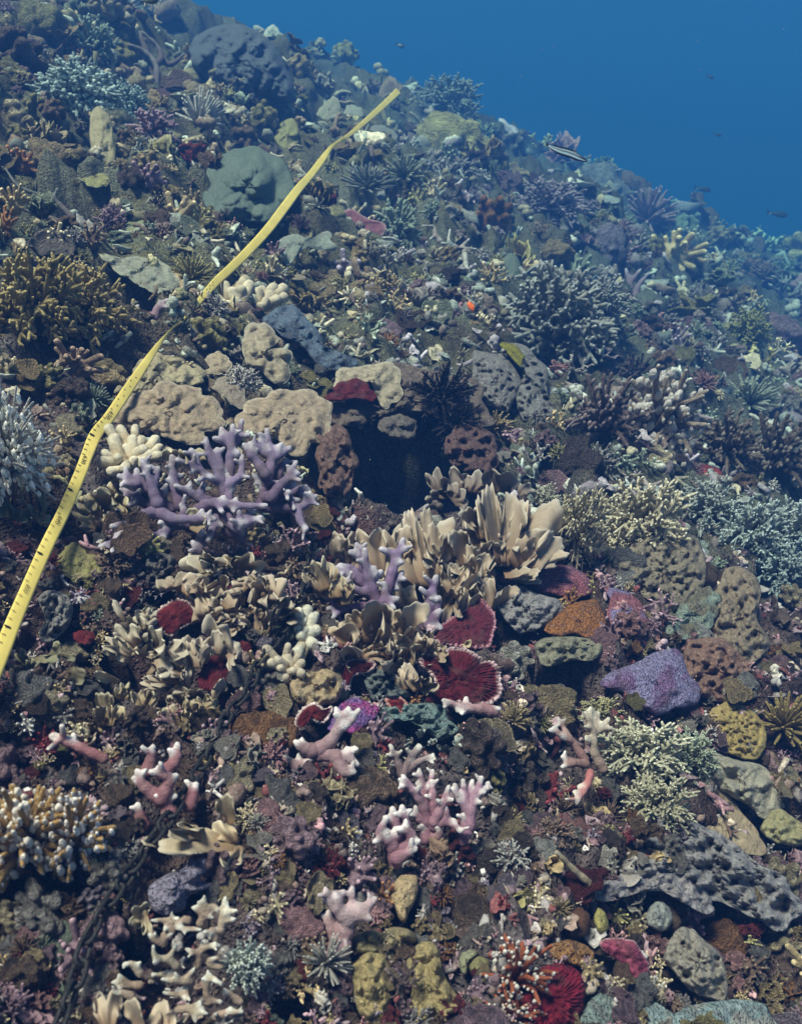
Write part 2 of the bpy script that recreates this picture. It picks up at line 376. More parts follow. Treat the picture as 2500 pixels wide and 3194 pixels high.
def strokes_part(fr, strokes, r0, r1, col, tip, voxel, seed, dz=35, base=None, tipw=1.6):
    """one fused branch: strokes are lists of (x, y[, d]) photograph points"""
    rg = np.random.default_rng(seed); mb = MB(); tips = []; off0 = rg.normal() * dz * .7
    for i, st in enumerate(strokes):
        p = np.array([q[:2] for q in st], float); n = 5 * len(p)
        dd = np.array([q[2] if len(q) > 2 else np.nan for q in st], float)
        L = np.concatenate([[0], np.cumsum(np.linalg.norm(np.diff(p, axis=0), axis=1))])
        slope = .35 + .5 * rg.random() if i == 0 else .1 + .8 * rg.random()
        if np.isnan(dd).any(): dd = off0 + slope * L * .6 + (0 if i == 0 else .35 * np.linalg.norm(p[0] - np.array(strokes[0][0][:2])))
        Q = spline(np.column_stack([p, dd]), n); a = r0 if i == 0 else r0 * .78
        rad = np.linspace(a, r1, n) * (1 + .10 * np.sin(np.arange(n) * 1.7 + seed + i))
        P3 = fr.P(Q[:, 0], Q[:, 1], Q[:, 2]); V, F, T = tube(P3, rad * fr.u, 9); mb.add(V, [F, T], col)
        if r0 > 14 and L[-1] > 50:
            for _ in range(int(L[-1] / 48)):     # short side knobs
                i0 = int(n * rg.uniform(.35, .9)); g = Q[min(n - 1, i0 + 1)] - Q[i0 - 1]; g = g / max(1e-6, np.linalg.norm(g[:2])); sg = rg.choice([-1, 1]); ln = rg.uniform(1.6, 3.4) * r1
                e = Q[i0] + np.array([-g[1] * sg + g[0] * .6, g[0] * sg + g[1] * .6, rg.uniform(.2, 1.2)]) * ln; rr = min(rad[i0] * .75, r1 * 1.1)
                V, F, T = tube(fr.P(*np.array([Q[i0], (Q[i0] + e) / 2, e]).T), np.array([rr, rr * .95, rr * .85]) * fr.u, 8); mb.add(V, [F, T], col); tips.append(fr.P(*[np.array(q_) for q_ in e]))
        Vb, Fb = ico(1); mb.add(P3[-1] + Vb * r1 * 1.05 * fr.u, Fb, col); mb.add(P3[0] + Vb * a * fr.u, Fb, col); tips.append(P3[-1])
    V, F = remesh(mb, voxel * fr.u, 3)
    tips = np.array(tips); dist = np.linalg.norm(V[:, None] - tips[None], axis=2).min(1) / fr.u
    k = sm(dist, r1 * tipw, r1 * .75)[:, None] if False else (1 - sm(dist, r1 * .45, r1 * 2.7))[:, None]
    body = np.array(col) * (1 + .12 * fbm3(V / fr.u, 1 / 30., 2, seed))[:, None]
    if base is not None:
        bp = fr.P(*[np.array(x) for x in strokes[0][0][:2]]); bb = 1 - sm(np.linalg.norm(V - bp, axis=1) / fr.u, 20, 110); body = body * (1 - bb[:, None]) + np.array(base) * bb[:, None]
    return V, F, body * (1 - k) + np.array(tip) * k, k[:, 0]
def up_at(p):
    e = .08; x, y = p[0], p[1]
    gx = float(hlow(x + e, y) - hlow(x - e, y)) / (2 * e); gy = float(hlow(x, y + e) - hlow(x, y - e)) / (2 * e)
    return nrm(np.array([-np.clip(gx, -.9, .9), -np.clip(gy, -.9, .9), 1.]))

# ------------------------------------------------------------------ unit colonies (radius about 1, growing along +z)
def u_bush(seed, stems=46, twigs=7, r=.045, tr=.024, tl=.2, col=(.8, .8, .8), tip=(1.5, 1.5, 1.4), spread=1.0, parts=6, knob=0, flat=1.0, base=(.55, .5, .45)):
    rg = np.random.default_rng(seed); out = [MB() for _ in range(parts)]
    for i in range(stems):
        z = 1 - (i + .5) / stems * (1.0 + .15 * spread); a = i * 2.399963 + rg.normal() * .25
        rr = math.sqrt(max(0, 1 - z * z)); dr = np.array([rr * math.cos(a) * spread, rr * math.sin(a) * spread, z * flat + .1])
        ln = .78 + .3 * rg.random(); mid = dr * ln * .5 + np.array([0, 0, .10]) + rg.normal(size=3) * .04; end = dr * ln + rg.normal(size=3) * .05
        n = 7; P = spline([np.array([0, 0, -.15]) + dr * .08, mid, end], n); mb = out[int((a % 6.28318) / 6.28319 * parts) % parts]
        g = np.linspace(0, 1, n)[:, None]
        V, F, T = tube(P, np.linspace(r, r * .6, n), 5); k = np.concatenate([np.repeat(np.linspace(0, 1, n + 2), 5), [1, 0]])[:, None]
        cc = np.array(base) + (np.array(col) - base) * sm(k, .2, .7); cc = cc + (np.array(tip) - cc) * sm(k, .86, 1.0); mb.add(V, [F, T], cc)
        tt = nrm(end - mid)
        for j in range(twigs):
            s = .38 + .6 * (j + rg.random() * .6) / twigs; p = P[min(n - 1, int(s * (n - 1)))]
            q = nrm(np.cross(tt, rg.normal(size=3))); l = tl * (.6 + .7 * rg.random()) * (1.15 - .4 * s)
            e = p + nrm(tt * .75 + q) * l; V, F, T = tube([p, (p + e) / 2 + tt * l * .08, e], [tr, tr * .9, tr * .65], 4)
            kk = np.concatenate([np.repeat(np.linspace(0, 1, 5), 4), [1, 0]])[:, None] * (.35 + .65 * s)
            mb.add(V, [F, T], np.array(col) * (.75 + .25 * kk) + (np.array(tip) - col) * sm(kk, .5, 1))
            if knob:
                Vb, Fb = ico(1 if knob > .07 else 0); mb.add(e + (Vb * [1, 1, 1.25] + rg.normal(size=Vb.shape) * .10) * knob * (.45 + .75 * rg.random()), Fb, tip)
    return [m for m in out if m.n]
def u_knobs(seed, n=12, col=(.9, .9, .9), tip=(1.25, 1.2, 1.1), r=.25, fuse=True, tall=.5):
    rg = np.random.default_rng(seed); mb = MB(); Vb, Fb = ico(2)
    mb.add(Vb * [.62, .62, .45], Fb, col); tp = []
    for i in range(n):
        z = 1 - (i + .5) / n * .95; a = i * 2.4 + rg.normal() * .3; rr = math.sqrt(1 - z * z); d = np.array([rr * math.cos(a), rr * math.sin(a), z])
        e = d * (.72 + tall * .4 * rg.random()); q = r * (.7 + .6 * rg.random())
        V, F, T = tube([d * .2, d * .5, e], [q * .75, q * .8, q], 8); mb.add(V, [F, T], col); mb.add(e + Vb * q, Fb, col); tp.append((e + d * q, q))
    V, F = remesh(mb, .06, 3); t = np.array([a for a, _ in tp]); dist = np.linalg.norm(V[:, None] - t[None], axis=2).min(1)
    k = (1 - sm(dist, .05, r * 1.5))[:, None]; m = MB(); m.add(V, F, np.array(col) * (1 - k) + np.array(tip) * k); return [m]
def u_twig(seed, n=4, r=.11, col=(.9, .9, .9), tip=(1.5, 1.45, 1.4), depth=2):
    rg = np.random.default_rng(seed); outs = []
    for i in range(n):
        mb = MB(); tips = []
        def grow(p, d, l, rr, dep):
            e = p + nrm(d) * l + rg.normal(size=3) * .04; V, F, T = tube(spline([p, (p + e) / 2 + rg.normal(size=3) * .05, e], 5), np.linspace(rr, rr * .75, 5), 7)
            mb.add(V, [F, T], col)
            if dep == 0: tips.append(e); return
            for _ in range(2 if rg.random() < .75 else 3): grow(e, nrm(d) + rg.normal(size=3) * .5 + np.array([0, 0, .1]), l * .72, rr * .75, dep - 1)
        a = i * 6.28 / n + rg.random(); grow(np.zeros(3), np.array([math.cos(a) * .8, math.sin(a) * .8, .5 + .5 * rg.random()]), .45, r, depth)
        V, F = remesh(mb, .045, 2); dist = np.linalg.norm(V[:, None] - np.array(tips)[None], axis=2).min(1); k = (1 - sm(dist, .05, .16))[:, None]
        m = MB(); m.add(V, F, np.array(col) * (1 - k) + np.array(tip) * k); outs.append(m)
    return outs
def u_lump(seed, lv=3, amp=.38, sc=1.5, flat=.8, col=(.9, .9, .9), bumps=.10):
    V, F = ico(lv); V = V * (1 + amp * fbm3(V, sc, 3, seed) + bumps * np.abs(fbm3(V, 5, 2, seed + 3)))[:, None] * [1, 1, flat]
    m = MB(); m.add(V, F, np.array(col) * (1 + .35 * fbm3(V, 3, 2, seed + 8))[:, None]); return [m]
def u_plate(seed, n=2, col=(.9, .85, .8), rim=(1.25, 1.2, 1.1), tilt=.25):
    rg = np.random.default_rng(seed); outs = []
    for i in range(n):
        N, M = 28, 8; th = np.arange(N) * 2 * np.pi / N; rr = 1 + .16 * np.sin(th * 3 + rg.random() * 6) + .10 * np.sin(th * 5 + rg.random() * 6); rr *= (1 - .22 * i)
        rs = np.linspace(.08, 1, M); x = rs[:, None] * rr * np.cos(th); y = rs[:, None] * rr * np.sin(th)
        z = .22 * rs[:, None] ** 2 + .06 * np.sin(th * 4 + seed) * rs[:, None] ** 2 + .05 * fbm3(np.stack([x, y, 0 * x], -1), 3, 3, seed + i)
        off = np.array([rg.normal() * .3, rg.normal() * .3, .32 * i]); tl = rg.normal(size=2) * tilt
        def pt(x, y, z): return np.stack([x, y, z + tl[0] * x + tl[1] * y], -1) + off
        R_ = [pt(x, y, z)]; C = [np.tile(np.array(col), (M, N, 1)) + (np.array(rim) - col) * sm(rs, .85, 1)[:, None, None]]
        for r, dz in ((.98, -.06), (.6, -.10), (.2, -.35), (.12, -.9)): R_.append(pt(r * rr * np.cos(th), r * rr * np.sin(th), z[-1] * r * r + dz)[None]); C.append(np.tile(np.array(col) * .75, (1, N, 1)))
        V = np.concatenate(R_); C = np.concatenate(C).reshape(-1, 3); F = grid_faces(len(V), N, True); V = V.reshape(-1, 3)
        V = np.vstack([V, V[:N].mean(0)]); C = np.vstack([C, C[0]]); j = np.arange(N)
        m = MB(); m.add(V, [F[:, ::-1], np.stack([j, (j + 1) % N, np.full(N, len(V) - 1)], 1)], C); outs.append(m)
    return outs
class UFrame:
    u = 1.0
    def P(s, px, py, d=0):
        px = np.asarray(px, float); return np.stack([px, np.asarray(d, float) + 0 * px, -np.asarray(py, float) + 0 * px], -1)
def u_leaf(seed, n=5, col=(.95, .9, .85), rim=(1.35, 1.3, 1.2)):
    rg = np.random.default_rng(seed); outs = []
    for i in range(n):
        a = i * 6.283 / n + rg.random(); m = MB()
        V, F, C = leaf(UFrame(), (0, 0), (.25 * rg.normal(), -1 + .3 * rg.random()), .8 + .4 * rg.random(), col, rim, 0, .45, 0, rg.integers(1, 4), .25, .16, 0, seed * 9 + i, .06, 7, 11)
        c, s_ = math.cos(a), math.sin(a); V = V @ np.array([[c, s_, 0], [-s_, c, 0], [0, 0, 1]]) + np.array([math.sin(a) * -.1, math.cos(a) * .1, 0]); m.add(V, F, C); outs.append(m)
    return outs
def u_spiky(seed, n=60, col=(.8, .8, .75), tip=(1.6, 1.6, 1.5)):
    rg = np.random.default_rng(seed); m = MB()
    for i in range(n):
        z = 1 - (i + .5) / n; a = i * 2.4; rr = math.sqrt(1 - z * z); d = nrm(np.array([rr * math.cos(a), rr * math.sin(a), z + .25]) + rg.normal(size=3) * .12); l = .8 + .3 * rg.random()
        V, F, T = tube([d * .1, d * l * .6, d * l], [.075, .06, .035], 5); k = np.concatenate([np.repeat(np.linspace(0, 1, 5), 5), [1, 0]])[:, None]; m.add(V, [F, T], np.array(col) + (np.array(tip) - col) * sm(k, .5, 1))
    return [m]

# ------------------------------------------------------------------ what stands where (photograph points, 2500 x 3194)
A8 = crop(0, 800, .732); A12 = crop(0, 1200, .4098); A25 = crop(300, 1250, .4098); A9 = crop(900, 1450, .527); A3 = crop(300, 1650, .4098)
A5 = crop(900, 1900, .4098); A6 = crop(1250, 950, .3513); A7 = crop(1000, 2150, .4098); AR = crop(1700, 1900, .4684); AB = crop(1700, 2544, .4684)
AC = crop(1000, 2544, .4684); AL = crop(250, 2544, .4684); AK = crop(0, 2100, .4098); AU = crop(0, 500, .4098); AV = crop(600, 500, .4098)
AW = crop(1200, 500, .4098); AX = crop(1700, 1400, .4684); AY = crop(100, 1750, .4098); AZ = crop(0, 1600, .252)
PUR, PTIP = (.215, .165, .255), (.58, .53, .58); PINK, PKTIP = (.42, .25, .30), (.85, .78, .76); TAN, TRIM = (.37, .29, .215), (.55, .48, .40)
MAR, MRIM = (.115, .010, .018), (.64, .46, .48)
DOMES = [
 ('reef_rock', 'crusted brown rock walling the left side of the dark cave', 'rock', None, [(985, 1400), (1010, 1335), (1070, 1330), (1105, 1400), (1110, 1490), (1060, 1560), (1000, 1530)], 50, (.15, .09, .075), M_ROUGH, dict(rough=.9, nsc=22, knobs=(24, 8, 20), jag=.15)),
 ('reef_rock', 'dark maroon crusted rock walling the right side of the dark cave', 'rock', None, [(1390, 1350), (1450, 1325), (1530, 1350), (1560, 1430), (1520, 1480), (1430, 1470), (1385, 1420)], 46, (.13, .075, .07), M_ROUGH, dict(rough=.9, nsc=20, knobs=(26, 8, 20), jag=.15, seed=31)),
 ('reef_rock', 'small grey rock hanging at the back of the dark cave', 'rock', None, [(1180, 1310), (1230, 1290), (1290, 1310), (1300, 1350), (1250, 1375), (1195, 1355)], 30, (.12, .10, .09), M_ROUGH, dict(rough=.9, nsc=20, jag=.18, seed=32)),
 # name, label, category, group, outline, height, colour, material, options
 ('boulder_coral', 'big blue-grey boulder coral on the reef crest under open water', 'coral', None, [(592, 185), (615, 115), (700, 72), (790, 92), (862, 150), (905, 235), (922, 312), (860, 308), (800, 300), (730, 300), (670, 270), (625, 235)], 140, (.10, .115, .135), M_ROUGH, dict(rough=.3, nsc=34, jag=.05, ks=.45, center=(770, 195))),
 ('mound_coral', 'smooth lobed green mound coral left of the yellow tape', 'coral', None, [(640, 560), (665, 500), (730, 468), (800, 462), (880, 500), (925, 560), (910, 640), (850, 690), (720, 685), (650, 640)], 34, (.15, .19, .155), M_KNOB, dict(rough=.35, nsc=34, knobs=(16, 26, 55))),
 ('tube_sponge', 'blue-grey felted sponge draped between cream knob coral and tan shelves', 'sponge', None, A8((1120, 275), (1180, 220), (1240, 196), (1290, 240), (1370, 330), (1400, 400), (1520, 440), (1480, 475), (1380, 492), (1330, 440), (1290, 390), (1210, 350), (1170, 310)), 38, (.19, .25, .33), M_SPONGE, dict(rough=.5, nsc=22, cmix=(.10, .13, .18), center=A8((1290, 340))[0])),
 ('pitted_sponge', 'pale grey pitted sponge lump above the dark cave, beside black algae', 'sponge', None, A6((640, 430), (740, 420), (880, 430), (970, 500), (1050, 640), (1035, 800), (950, 960), (800, 905), (680, 830), (640, 600)), 75, (.30, .28, .27), M_SPONGE, dict(rough=.25, nsc=30, holes=(60, 7, 16))),
 ('pitted_sponge', 'pitted sponge column with olive patch on its shoulder', 'sponge', None, A6((900, 370), (1000, 338), (1120, 370), (1200, 470), (1290, 560), (1310, 680), (1300, 800), (1380, 980), (1350, 1040), (1240, 1060), (1120, 1070), (1040, 950), (1020, 800), (1070, 640), (1040, 540)), 70, (.31, .30, .29), M_SPONGE, dict(rough=.25, nsc=30, holes=(70, 8, 18), center=A6((1170, 690))[0])),
 ('ball_sponge', 'small pale blue sponge ball at the lip of the cave', 'sponge', None, A6((165, 850), (240, 780), (310, 750), (380, 780), (370, 860), (300, 920), (250, 980), (180, 970)), 45, (.36, .48, .52), M_SPONGE, dict(rough=.25, nsc=20)),
 ('encrusting_sponge', 'rounded pink sponge under the right end of the tan leafy coral', 'sponge', None, [(1650, 1800), (1690, 1765), (1730, 1757), (1790, 1770), (1838, 1808), (1842, 1848), (1800, 1866), (1740, 1858), (1680, 1845)], 42, (.36, .13, .165), M_SPONGE, dict(rough=.18, nsc=24, cmix=(.30, .14, .22))),
 ('encrusting_sponge', 'orange sponge crust on the rock edge below the pink sponge', 'sponge', None, [(1695, 1965), (1730, 1925), (1770, 1888), (1850, 1868), (1880, 1905), (1888, 1965), (1850, 1992), (1790, 1978), (1740, 1985)], 30, (.42, .175, .055), M_SPONGE, dict(rough=.18, nsc=20, cmix=(.34, .15, .06))),
 ('encrusting_sponge', 'pink and violet sponge slab right of the orange sponge', 'sponge', None, [(1885, 1835), (1930, 1838), (1990, 1868), (2012, 1920), (2032, 1990), (1985, 2025), (1900, 2010), (1885, 1935), (1900, 1875)], 40, (.34, .13, .16), M_SPONGE, dict(rough=.18, nsc=26, cmix=(.27, .22, .40))),
 ('encrusting_sponge', 'large lavender sponge mound roofing a dark hollow', 'sponge', None, AR((385, 510), (430, 430), (560, 370), (700, 300), (860, 265), (915, 340), (950, 420), (1020, 500), (1030, 600), (880, 665), (740, 690), (600, 645), (510, 560)), 55, (.27, .235, .40), M_SPONGE, dict(rough=.18, nsc=34, cmix=(.22, .13, .26), seed=4)),
 ('encrusting_sponge', 'magenta sponge patch between maroon plates and teal algae crust', 'sponge', None, A5((380, 740), (480, 680), (600, 708), (690, 755), (670, 830), (600, 890), (490, 970), (400, 910), (310, 930), (290, 880)), 36, (.40, .085, .29), M_SPONGE, dict(rough=.18, nsc=26, cmix=(.25, .14, .38))),
 ('encrusting_sponge', 'teal grey crumpled crust below the big maroon plate', 'sponge', None, A5((690, 780), (800, 725), (960, 722), (1160, 728), (1220, 820), (1300, 910), (1240, 970), (1160, 1010), (1060, 940), (900, 850), (760, 860)), 40, (.22, .31, .30), M_SPONGE, dict(rough=.8, nsc=16, seed=5)),
 ('algae_clump', 'dark grey fuzzy algae clump under the maroon plates', 'algae', None, A5((580, 500), (680, 440), (780, 430), (870, 500), (890, 600), (930, 660), (820, 680), (720, 700), (630, 690), (590, 600)), 40, (.13, .15, .15), M_ROUGH, dict(rough=1.0, nsc=13, seed=6)),
 ('encrusting_sponge', 'lilac rock-like sponge lump in the lower left', 'sponge', None, AL((445, 540), (470, 460), (560, 400), (700, 330), (760, 245), (880, 262), (875, 340), (800, 420), (880, 470), (720, 540), (690, 630), (580, 672), (490, 625)), 55, (.35, .32, .43), M_SPONGE, dict(rough=.18, nsc=26, knobs=(10, 16, 34), center=AL((620, 490))[0])),
 ('encrusting_sponge', 'pale mint crust patch low on the rock beside the blue bushy coral', 'sponge', None, [(2090, 1905), (2140, 1850), (2200, 1825), (2242, 1865), (2232, 1935), (2190, 1985), (2120, 1992), (2072, 1975)], 30, (.30, .36, .30), M_SPONGE, dict(rough=.7, nsc=18, cmix=(.22, .20, .14), jag=.16)),
 ('encrusting_sponge', 'narrow mint crust tongue high on the rock beside the blue bushy coral', 'sponge', None, [(2178, 1690), (2208, 1700), (2228, 1760), (2215, 1800), (2190, 1790), (2182, 1740)], 18, (.30, .37, .33), M_SPONGE, dict(rough=.6, nsc=18, jag=.12)),
 ('reef_rock', 'grey white crusted rock block between tan leafy coral and orange sponge', 'rock', None, [(1540, 1860), (1600, 1830), (1680, 1850), (1750, 1880), (1745, 1925), (1690, 1960), (1620, 1975), (1570, 1930)], 42, (.25, .235, .24), M_ROUGH, dict(rough=.8, nsc=18)),
 ('reef_rock', 'olive brown rock face under the orange sponge', 'rock', None, [(1670, 2010), (1740, 1985), (1850, 1995), (1880, 2010), (1850, 2060), (1780, 2060), (1700, 2080)], 34, (.20, .19, .14), M_ROUGH, dict(rough=.8, nsc=18)),
 ('reef_rock', 'tall crusty brown rock pinnacle under the cream bushy corals', 'rock', None, [(1960, 1700), (2060, 1660), (2170, 1680), (2200, 1780), (2150, 1880), (2080, 1930), (2030, 1880), (1950, 1830), (1930, 1760)], 50, (.24, .20, .15), M_ROUGH, dict(rough=.9, nsc=20, knobs=(20, 8, 20))),
 ('reef_rock', 'brown lumpy rock right of the mint green crust', 'rock', None, [(2250, 1790), (2320, 1770), (2370, 1830), (2360, 1930), (2400, 2010), (2340, 2070), (2250, 2050), (2220, 1960)], 50, (.27, .21, .15), M_ROUGH, dict(rough=.9, nsc=22, knobs=(18, 8, 22), seed=8)),
 ('reef_rock', 'rust brown rock slope right of the lavender sponge', 'rock', None, [(2130, 2020), (2230, 1990), (2330, 2060), (2340, 2150), (2290, 2190), (2200, 2180), (2140, 2110)], 45, (.22, .13, .10), M_ROUGH, dict(rough=.9, nsc=20, knobs=(14, 8, 20), seed=9)),
 ('maroon_coral', 'red ball of ridged coral behind the blue bushy coral at far right', 'coral', None, [(2170, 1455), (2215, 1450), (2260, 1480), (2258, 1510), (2220, 1520), (2175, 1495)], 40, (.26, .04, .05), M_MAROON, dict(rough=.25, nsc=16, ridges=(22, 6))),
 ('maroon_coral', 'wine red ridged coral ball at the bottom edge beside white tipped branches', 'coral', None, [(1640, 3090), (1670, 3040), (1705, 3010), (1780, 3015), (1822, 3068), (1815, 3130), (1780, 3200), (1640, 3220), (1600, 3150)], 60, (.17, .011, .026), M_MAROON, dict(rough=.15, nsc=24, ridges=(44, 14))),
 ('mushroom_coral', 'pink finely ridged oval coral lying in the bottom right corner', 'coral', None, AB((350, 850), (400, 815), (480, 812), (590, 833), (655, 920), (695, 990), (690, 1060), (625, 1108), (550, 1075), (500, 985), (410, 915)), 26, (.36, .085, .145), M_MAROON, dict(rough=.1, nsc=30, ridges=(54, 11), rim=(.72, .5, .5))),
 ('knob_coral', 'tan lumpy coral mass below the pale knob coral, beside small maroon plate', 'coral', None, A5((10, 520), (60, 480), (180, 470), (330, 450), (410, 520), (405, 640), (330, 720), (150, 745), (40, 690)), 45, (.42, .32, .20), M_KNOB, dict(rough=.4, nsc=22, knobs=(46, 8, 20))),
 ('mound_coral', 'left column of the big olive knobby coral at the bottom edge', 'coral', 'olive knobby coral columns', AC((190, 1050), (230, 960), (320, 900), (420, 925), (470, 1060), (475, 1200), (440, 1400), (310, 1400), (210, 1200)), 55, (.32, .255, .125), M_KNOB, dict(rough=.35, nsc=30, knobs=(60, 8, 20))),
 ('mound_coral', 'right broad column of the big olive knobby coral at the bottom edge', 'coral', 'olive knobby coral columns', AC((570, 920), (640, 852), (760, 860), (800, 1000), (850, 1120), (990, 1290), (1040, 1400), (540, 1400), (590, 1200), (570, 1060)), 60, (.32, .255, .125), M_KNOB, dict(rough=.35, nsc=30, knobs=(80, 8, 22), seed=3, center=AC((720, 1150))[0])),
 ('mound_coral', 'small olive coral head behind the knobby columns, under the lilac flat coral', 'coral', None, AC((210, 830), (270, 775), (350, 765), (430, 800), (430, 880), (330, 920), (230, 910)), 35, (.28, .24, .13), M_KNOB, dict(rough=.25, nsc=30, knobs=(12, 12, 24), seed=12)),
 ('mound_coral', 'brown olive coral head right of the tan vase sponge base', 'coral', None, AC((430, 770), (500, 745), (590, 760), (640, 820), (570, 900), (520, 955), (460, 900)), 38, (.32, .26, .15), M_KNOB, dict(rough=.25, nsc=30, knobs=(10, 12, 26), seed=13)),
 ('ball_coral', 'round olive ball coral right of the knobby columns', 'coral', None, AC((985, 1000), (1010, 955), (1060, 938), (1110, 960), (1125, 1030), (1090, 1090), (1040, 1095), (1000, 1060)), 34, (.25, .23, .11), M_KNOB, dict(rough=.12, nsc=20)),
 ('ball_coral', 'pale topped olive lump just left of the round olive ball', 'coral', None, AC((920, 960), (950, 905), (1010, 890), (1040, 920), (985, 985), (970, 1060), (930, 1040)), 30, (.30, .30, .19), M_KNOB, dict(rough=.2, nsc=20)),
 ('vase_sponge', 'upright tan vase sponge above the olive knobby coral', 'sponge', None, AC((465, 545), (490, 460), (525, 398), (580, 390), (640, 402), (650, 470), (635, 560), (590, 640), (560, 722), (525, 700), (495, 620)), 42, (.36, .27, .16), M_KNOB, dict(rough=.25, nsc=18)),
 ('brain_coral', 'yellow tan meandering coral crust on the right slope', 'coral', None, [(2205, 2255), (2230, 2205), (2275, 2188), (2340, 2218), (2390, 2280), (2372, 2360), (2310, 2366), (2250, 2330)], 34, (.36, .27, .11), M_KNOB, dict(rough=.6, nsc=9)),
 ('reef_rock', 'grey knobby coral rock with rounded bumps above the sand patch', 'rock', None, [(2200, 2330), (2290, 2370), (2380, 2390), (2430, 2460), (2440, 2520), (2380, 2560), (2330, 2510), (2250, 2470), (2190, 2420)], 50, (.36, .33, .26), M_KNOB, dict(rough=.4, nsc=26, knobs=(34, 12, 26), seed=15)),
 ('reef_rock', 'olive lump ending the grey knobby rock by the sand', 'rock', None, [(2380, 2560), (2420, 2520), (2490, 2560), (2540, 2600), (2500, 2640), (2420, 2630), (2375, 2600)], 40, (.30, .27, .15), M_KNOB, dict(rough=.4, nsc=22, knobs=(16, 10, 20), seed=16)),
 ('reef_rock', 'pocked grey rock slab below the sand patch', 'rock', None, [(1960, 2570), (2080, 2540), (2200, 2580), (2330, 2670), (2450, 2740), (2520, 2840), (2440, 2900), (2330, 2850), (2210, 2800), (2120, 2750), (1990, 2690), (1930, 2620)], 22, (.27, .255, .26), M_ROUGH, dict(rough=1.3, nsc=26, knobs=(60, 8, 20), holes=(40, 9, 14), seed=17, jag=.15)),
 ('reef_rock', 'long grey overhanging rock rib above two small dark holes', 'rock', None, [(1850, 2770), (1950, 2720), (2060, 2670), (2160, 2740), (2230, 2830), (2190, 2850), (2100, 2790), (2010, 2780), (1910, 2810), (1860, 2810)], 26, (.25, .23, .24), M_ROUGH, dict(rough=.8, nsc=24, seed=18)),
 ('reef_rock', 'rounded pitted rock boulder with pale rim in the bottom right', 'rock', None, AB((790, 940), (870, 780), (960, 750), (1060, 830), (1160, 920), (1205, 1060), (1195, 1215), (1080, 1220), (960, 1160), (870, 1060)), 60, (.29, .26, .22), M_ROUGH, dict(rough=.6, nsc=26, holes=(26, 9, 14), seed=19)),
 ('ball_coral', 'dark brown ball in a hole beside the orange crust', 'sponge', None, AB((130, 720), (170, 640), (240, 615), (295, 670), (290, 760), (240, 815), (160, 810)), 34, (.10, .05, .03), M_KNOB, dict(rough=.1, nsc=20)),
 ('ball_coral', 'yellow green pebble coral beside the dark brown ball', 'sponge', None, AB((320, 690), (350, 615), (390, 640), (420, 720), (400, 775), (350, 770)), 30, (.38, .33, .12), M_KNOB, dict(rough=.15, nsc=16)),
 ('ball_coral', 'grey striped ball hanging in the dark hole at the lower right', 'sponge', None, AB((665, 690), (700, 600), (770, 570), (830, 620), (845, 700), (790, 770), (710, 750)), 36, (.28, .29, .27), M_ROUGH, dict(rough=.3, nsc=14)),
 ('encrusting_sponge', 'orange brown crust above the pink ridged oval coral', 'sponge', None, AB((20, 890), (120, 830), (250, 850), (330, 930), (290, 1020), (200, 1000), (80, 960)), 28, (.38, .20, .08), M_SPONGE, dict(rough=.5, nsc=18)),
 ('encrusting_sponge', 'blue-grey smooth crust along the bottom edge, right of the red ball', 'sponge', None, [(1800, 3200), (1830, 3130), (1880, 3095), (1925, 3120), (1935, 3200), (1900, 3260), (1810, 3260)], 26, (.27, .35, .33), M_SPONGE, dict(rough=.2, nsc=40)),
 ('encrusting_sponge', 'wide pale teal crust at the bottom edge below the pitted boulder', 'sponge', None, [(1930, 3130), (2020, 3110), (2060, 3180), (2150, 3140), (2300, 3120), (2400, 3150), (2400, 3260), (1940, 3260)], 24, (.28, .36, .36), M_SPONGE, dict(rough=.18, nsc=40, cmix=(.36, .36, .33))),
 ('disc_coral', 'round olive disc coral with thin rim right of the tape', 'coral', None, AZ((720, 640), (740, 460), (860, 380), (1050, 400), (1220, 520), (1270, 700), (1240, 790), (1160, 835), (1050, 862), (920, 858), (820, 790), (760, 690)), 14, (.24, .22, .09), M_PLATE, dict(plate=7, rough=.5, nsc=30, rim=(.34, .31, .15))),
 ('reef_rock', 'dark tufted rock between the purple branching coral and the cream petals', 'rock', None, A25((250, 1300), (330, 1210), (480, 1150), (600, 1200), (620, 1300), (560, 1420), (420, 1460), (300, 1420)), 40, (.14, .13, .13), M_ROUGH, dict(rough=1.0, nsc=14, seed=20)),
 ('reef_rock', 'dark speckled rock under the tape and olive disc', 'rock', None, AZ((480, 1060), (640, 960), (820, 1010), (900, 1180), (880, 1340), (760, 1500), (600, 1620), (480, 1500), (560, 1300)), 36, (.22, .21, .2), M_ROUGH, dict(rough=1.0, nsc=16, seed=21)),
 ('mound_coral', 'hazy green dome coral below the white antler coral', 'coral', None, AW((480, 930), (560, 870), (680, 880), (745, 950), (730, 1030), (620, 1060), (500, 1010)), 36, (.16, .2, .15), M_KNOB, dict(rough=.25, nsc=26, seed=23)),
 ('mound_coral', 'taller hazy green dome coral right of the dark chain', 'coral', None, AW((840, 880), (870, 760), (960, 710), (1030, 780), (1030, 900), (980, 1010), (880, 1040)), 44, (.16, .2, .16), M_KNOB, dict(rough=.25, nsc=26, seed=24)),
 ('ball_sponge', 'pale round ball right of the blue-grey felted sponge', 'sponge', None, AV((1405, 1290), (1430, 1245), (1480, 1238), (1510, 1280), (1500, 1330), (1450, 1345)), 24, (.40, .42, .42), M_SPONGE, dict(rough=.12, nsc=20)),
 ('ball_sponge', 'small white ball under the spiky corals by the tape', 'sponge', None, AV((1400, 270), (1420, 240), (1455, 238), (1472, 270), (1455, 300), (1420, 300)), 16, (.5, .52, .52), M_SPONGE, dict(rough=.12, nsc=20)),
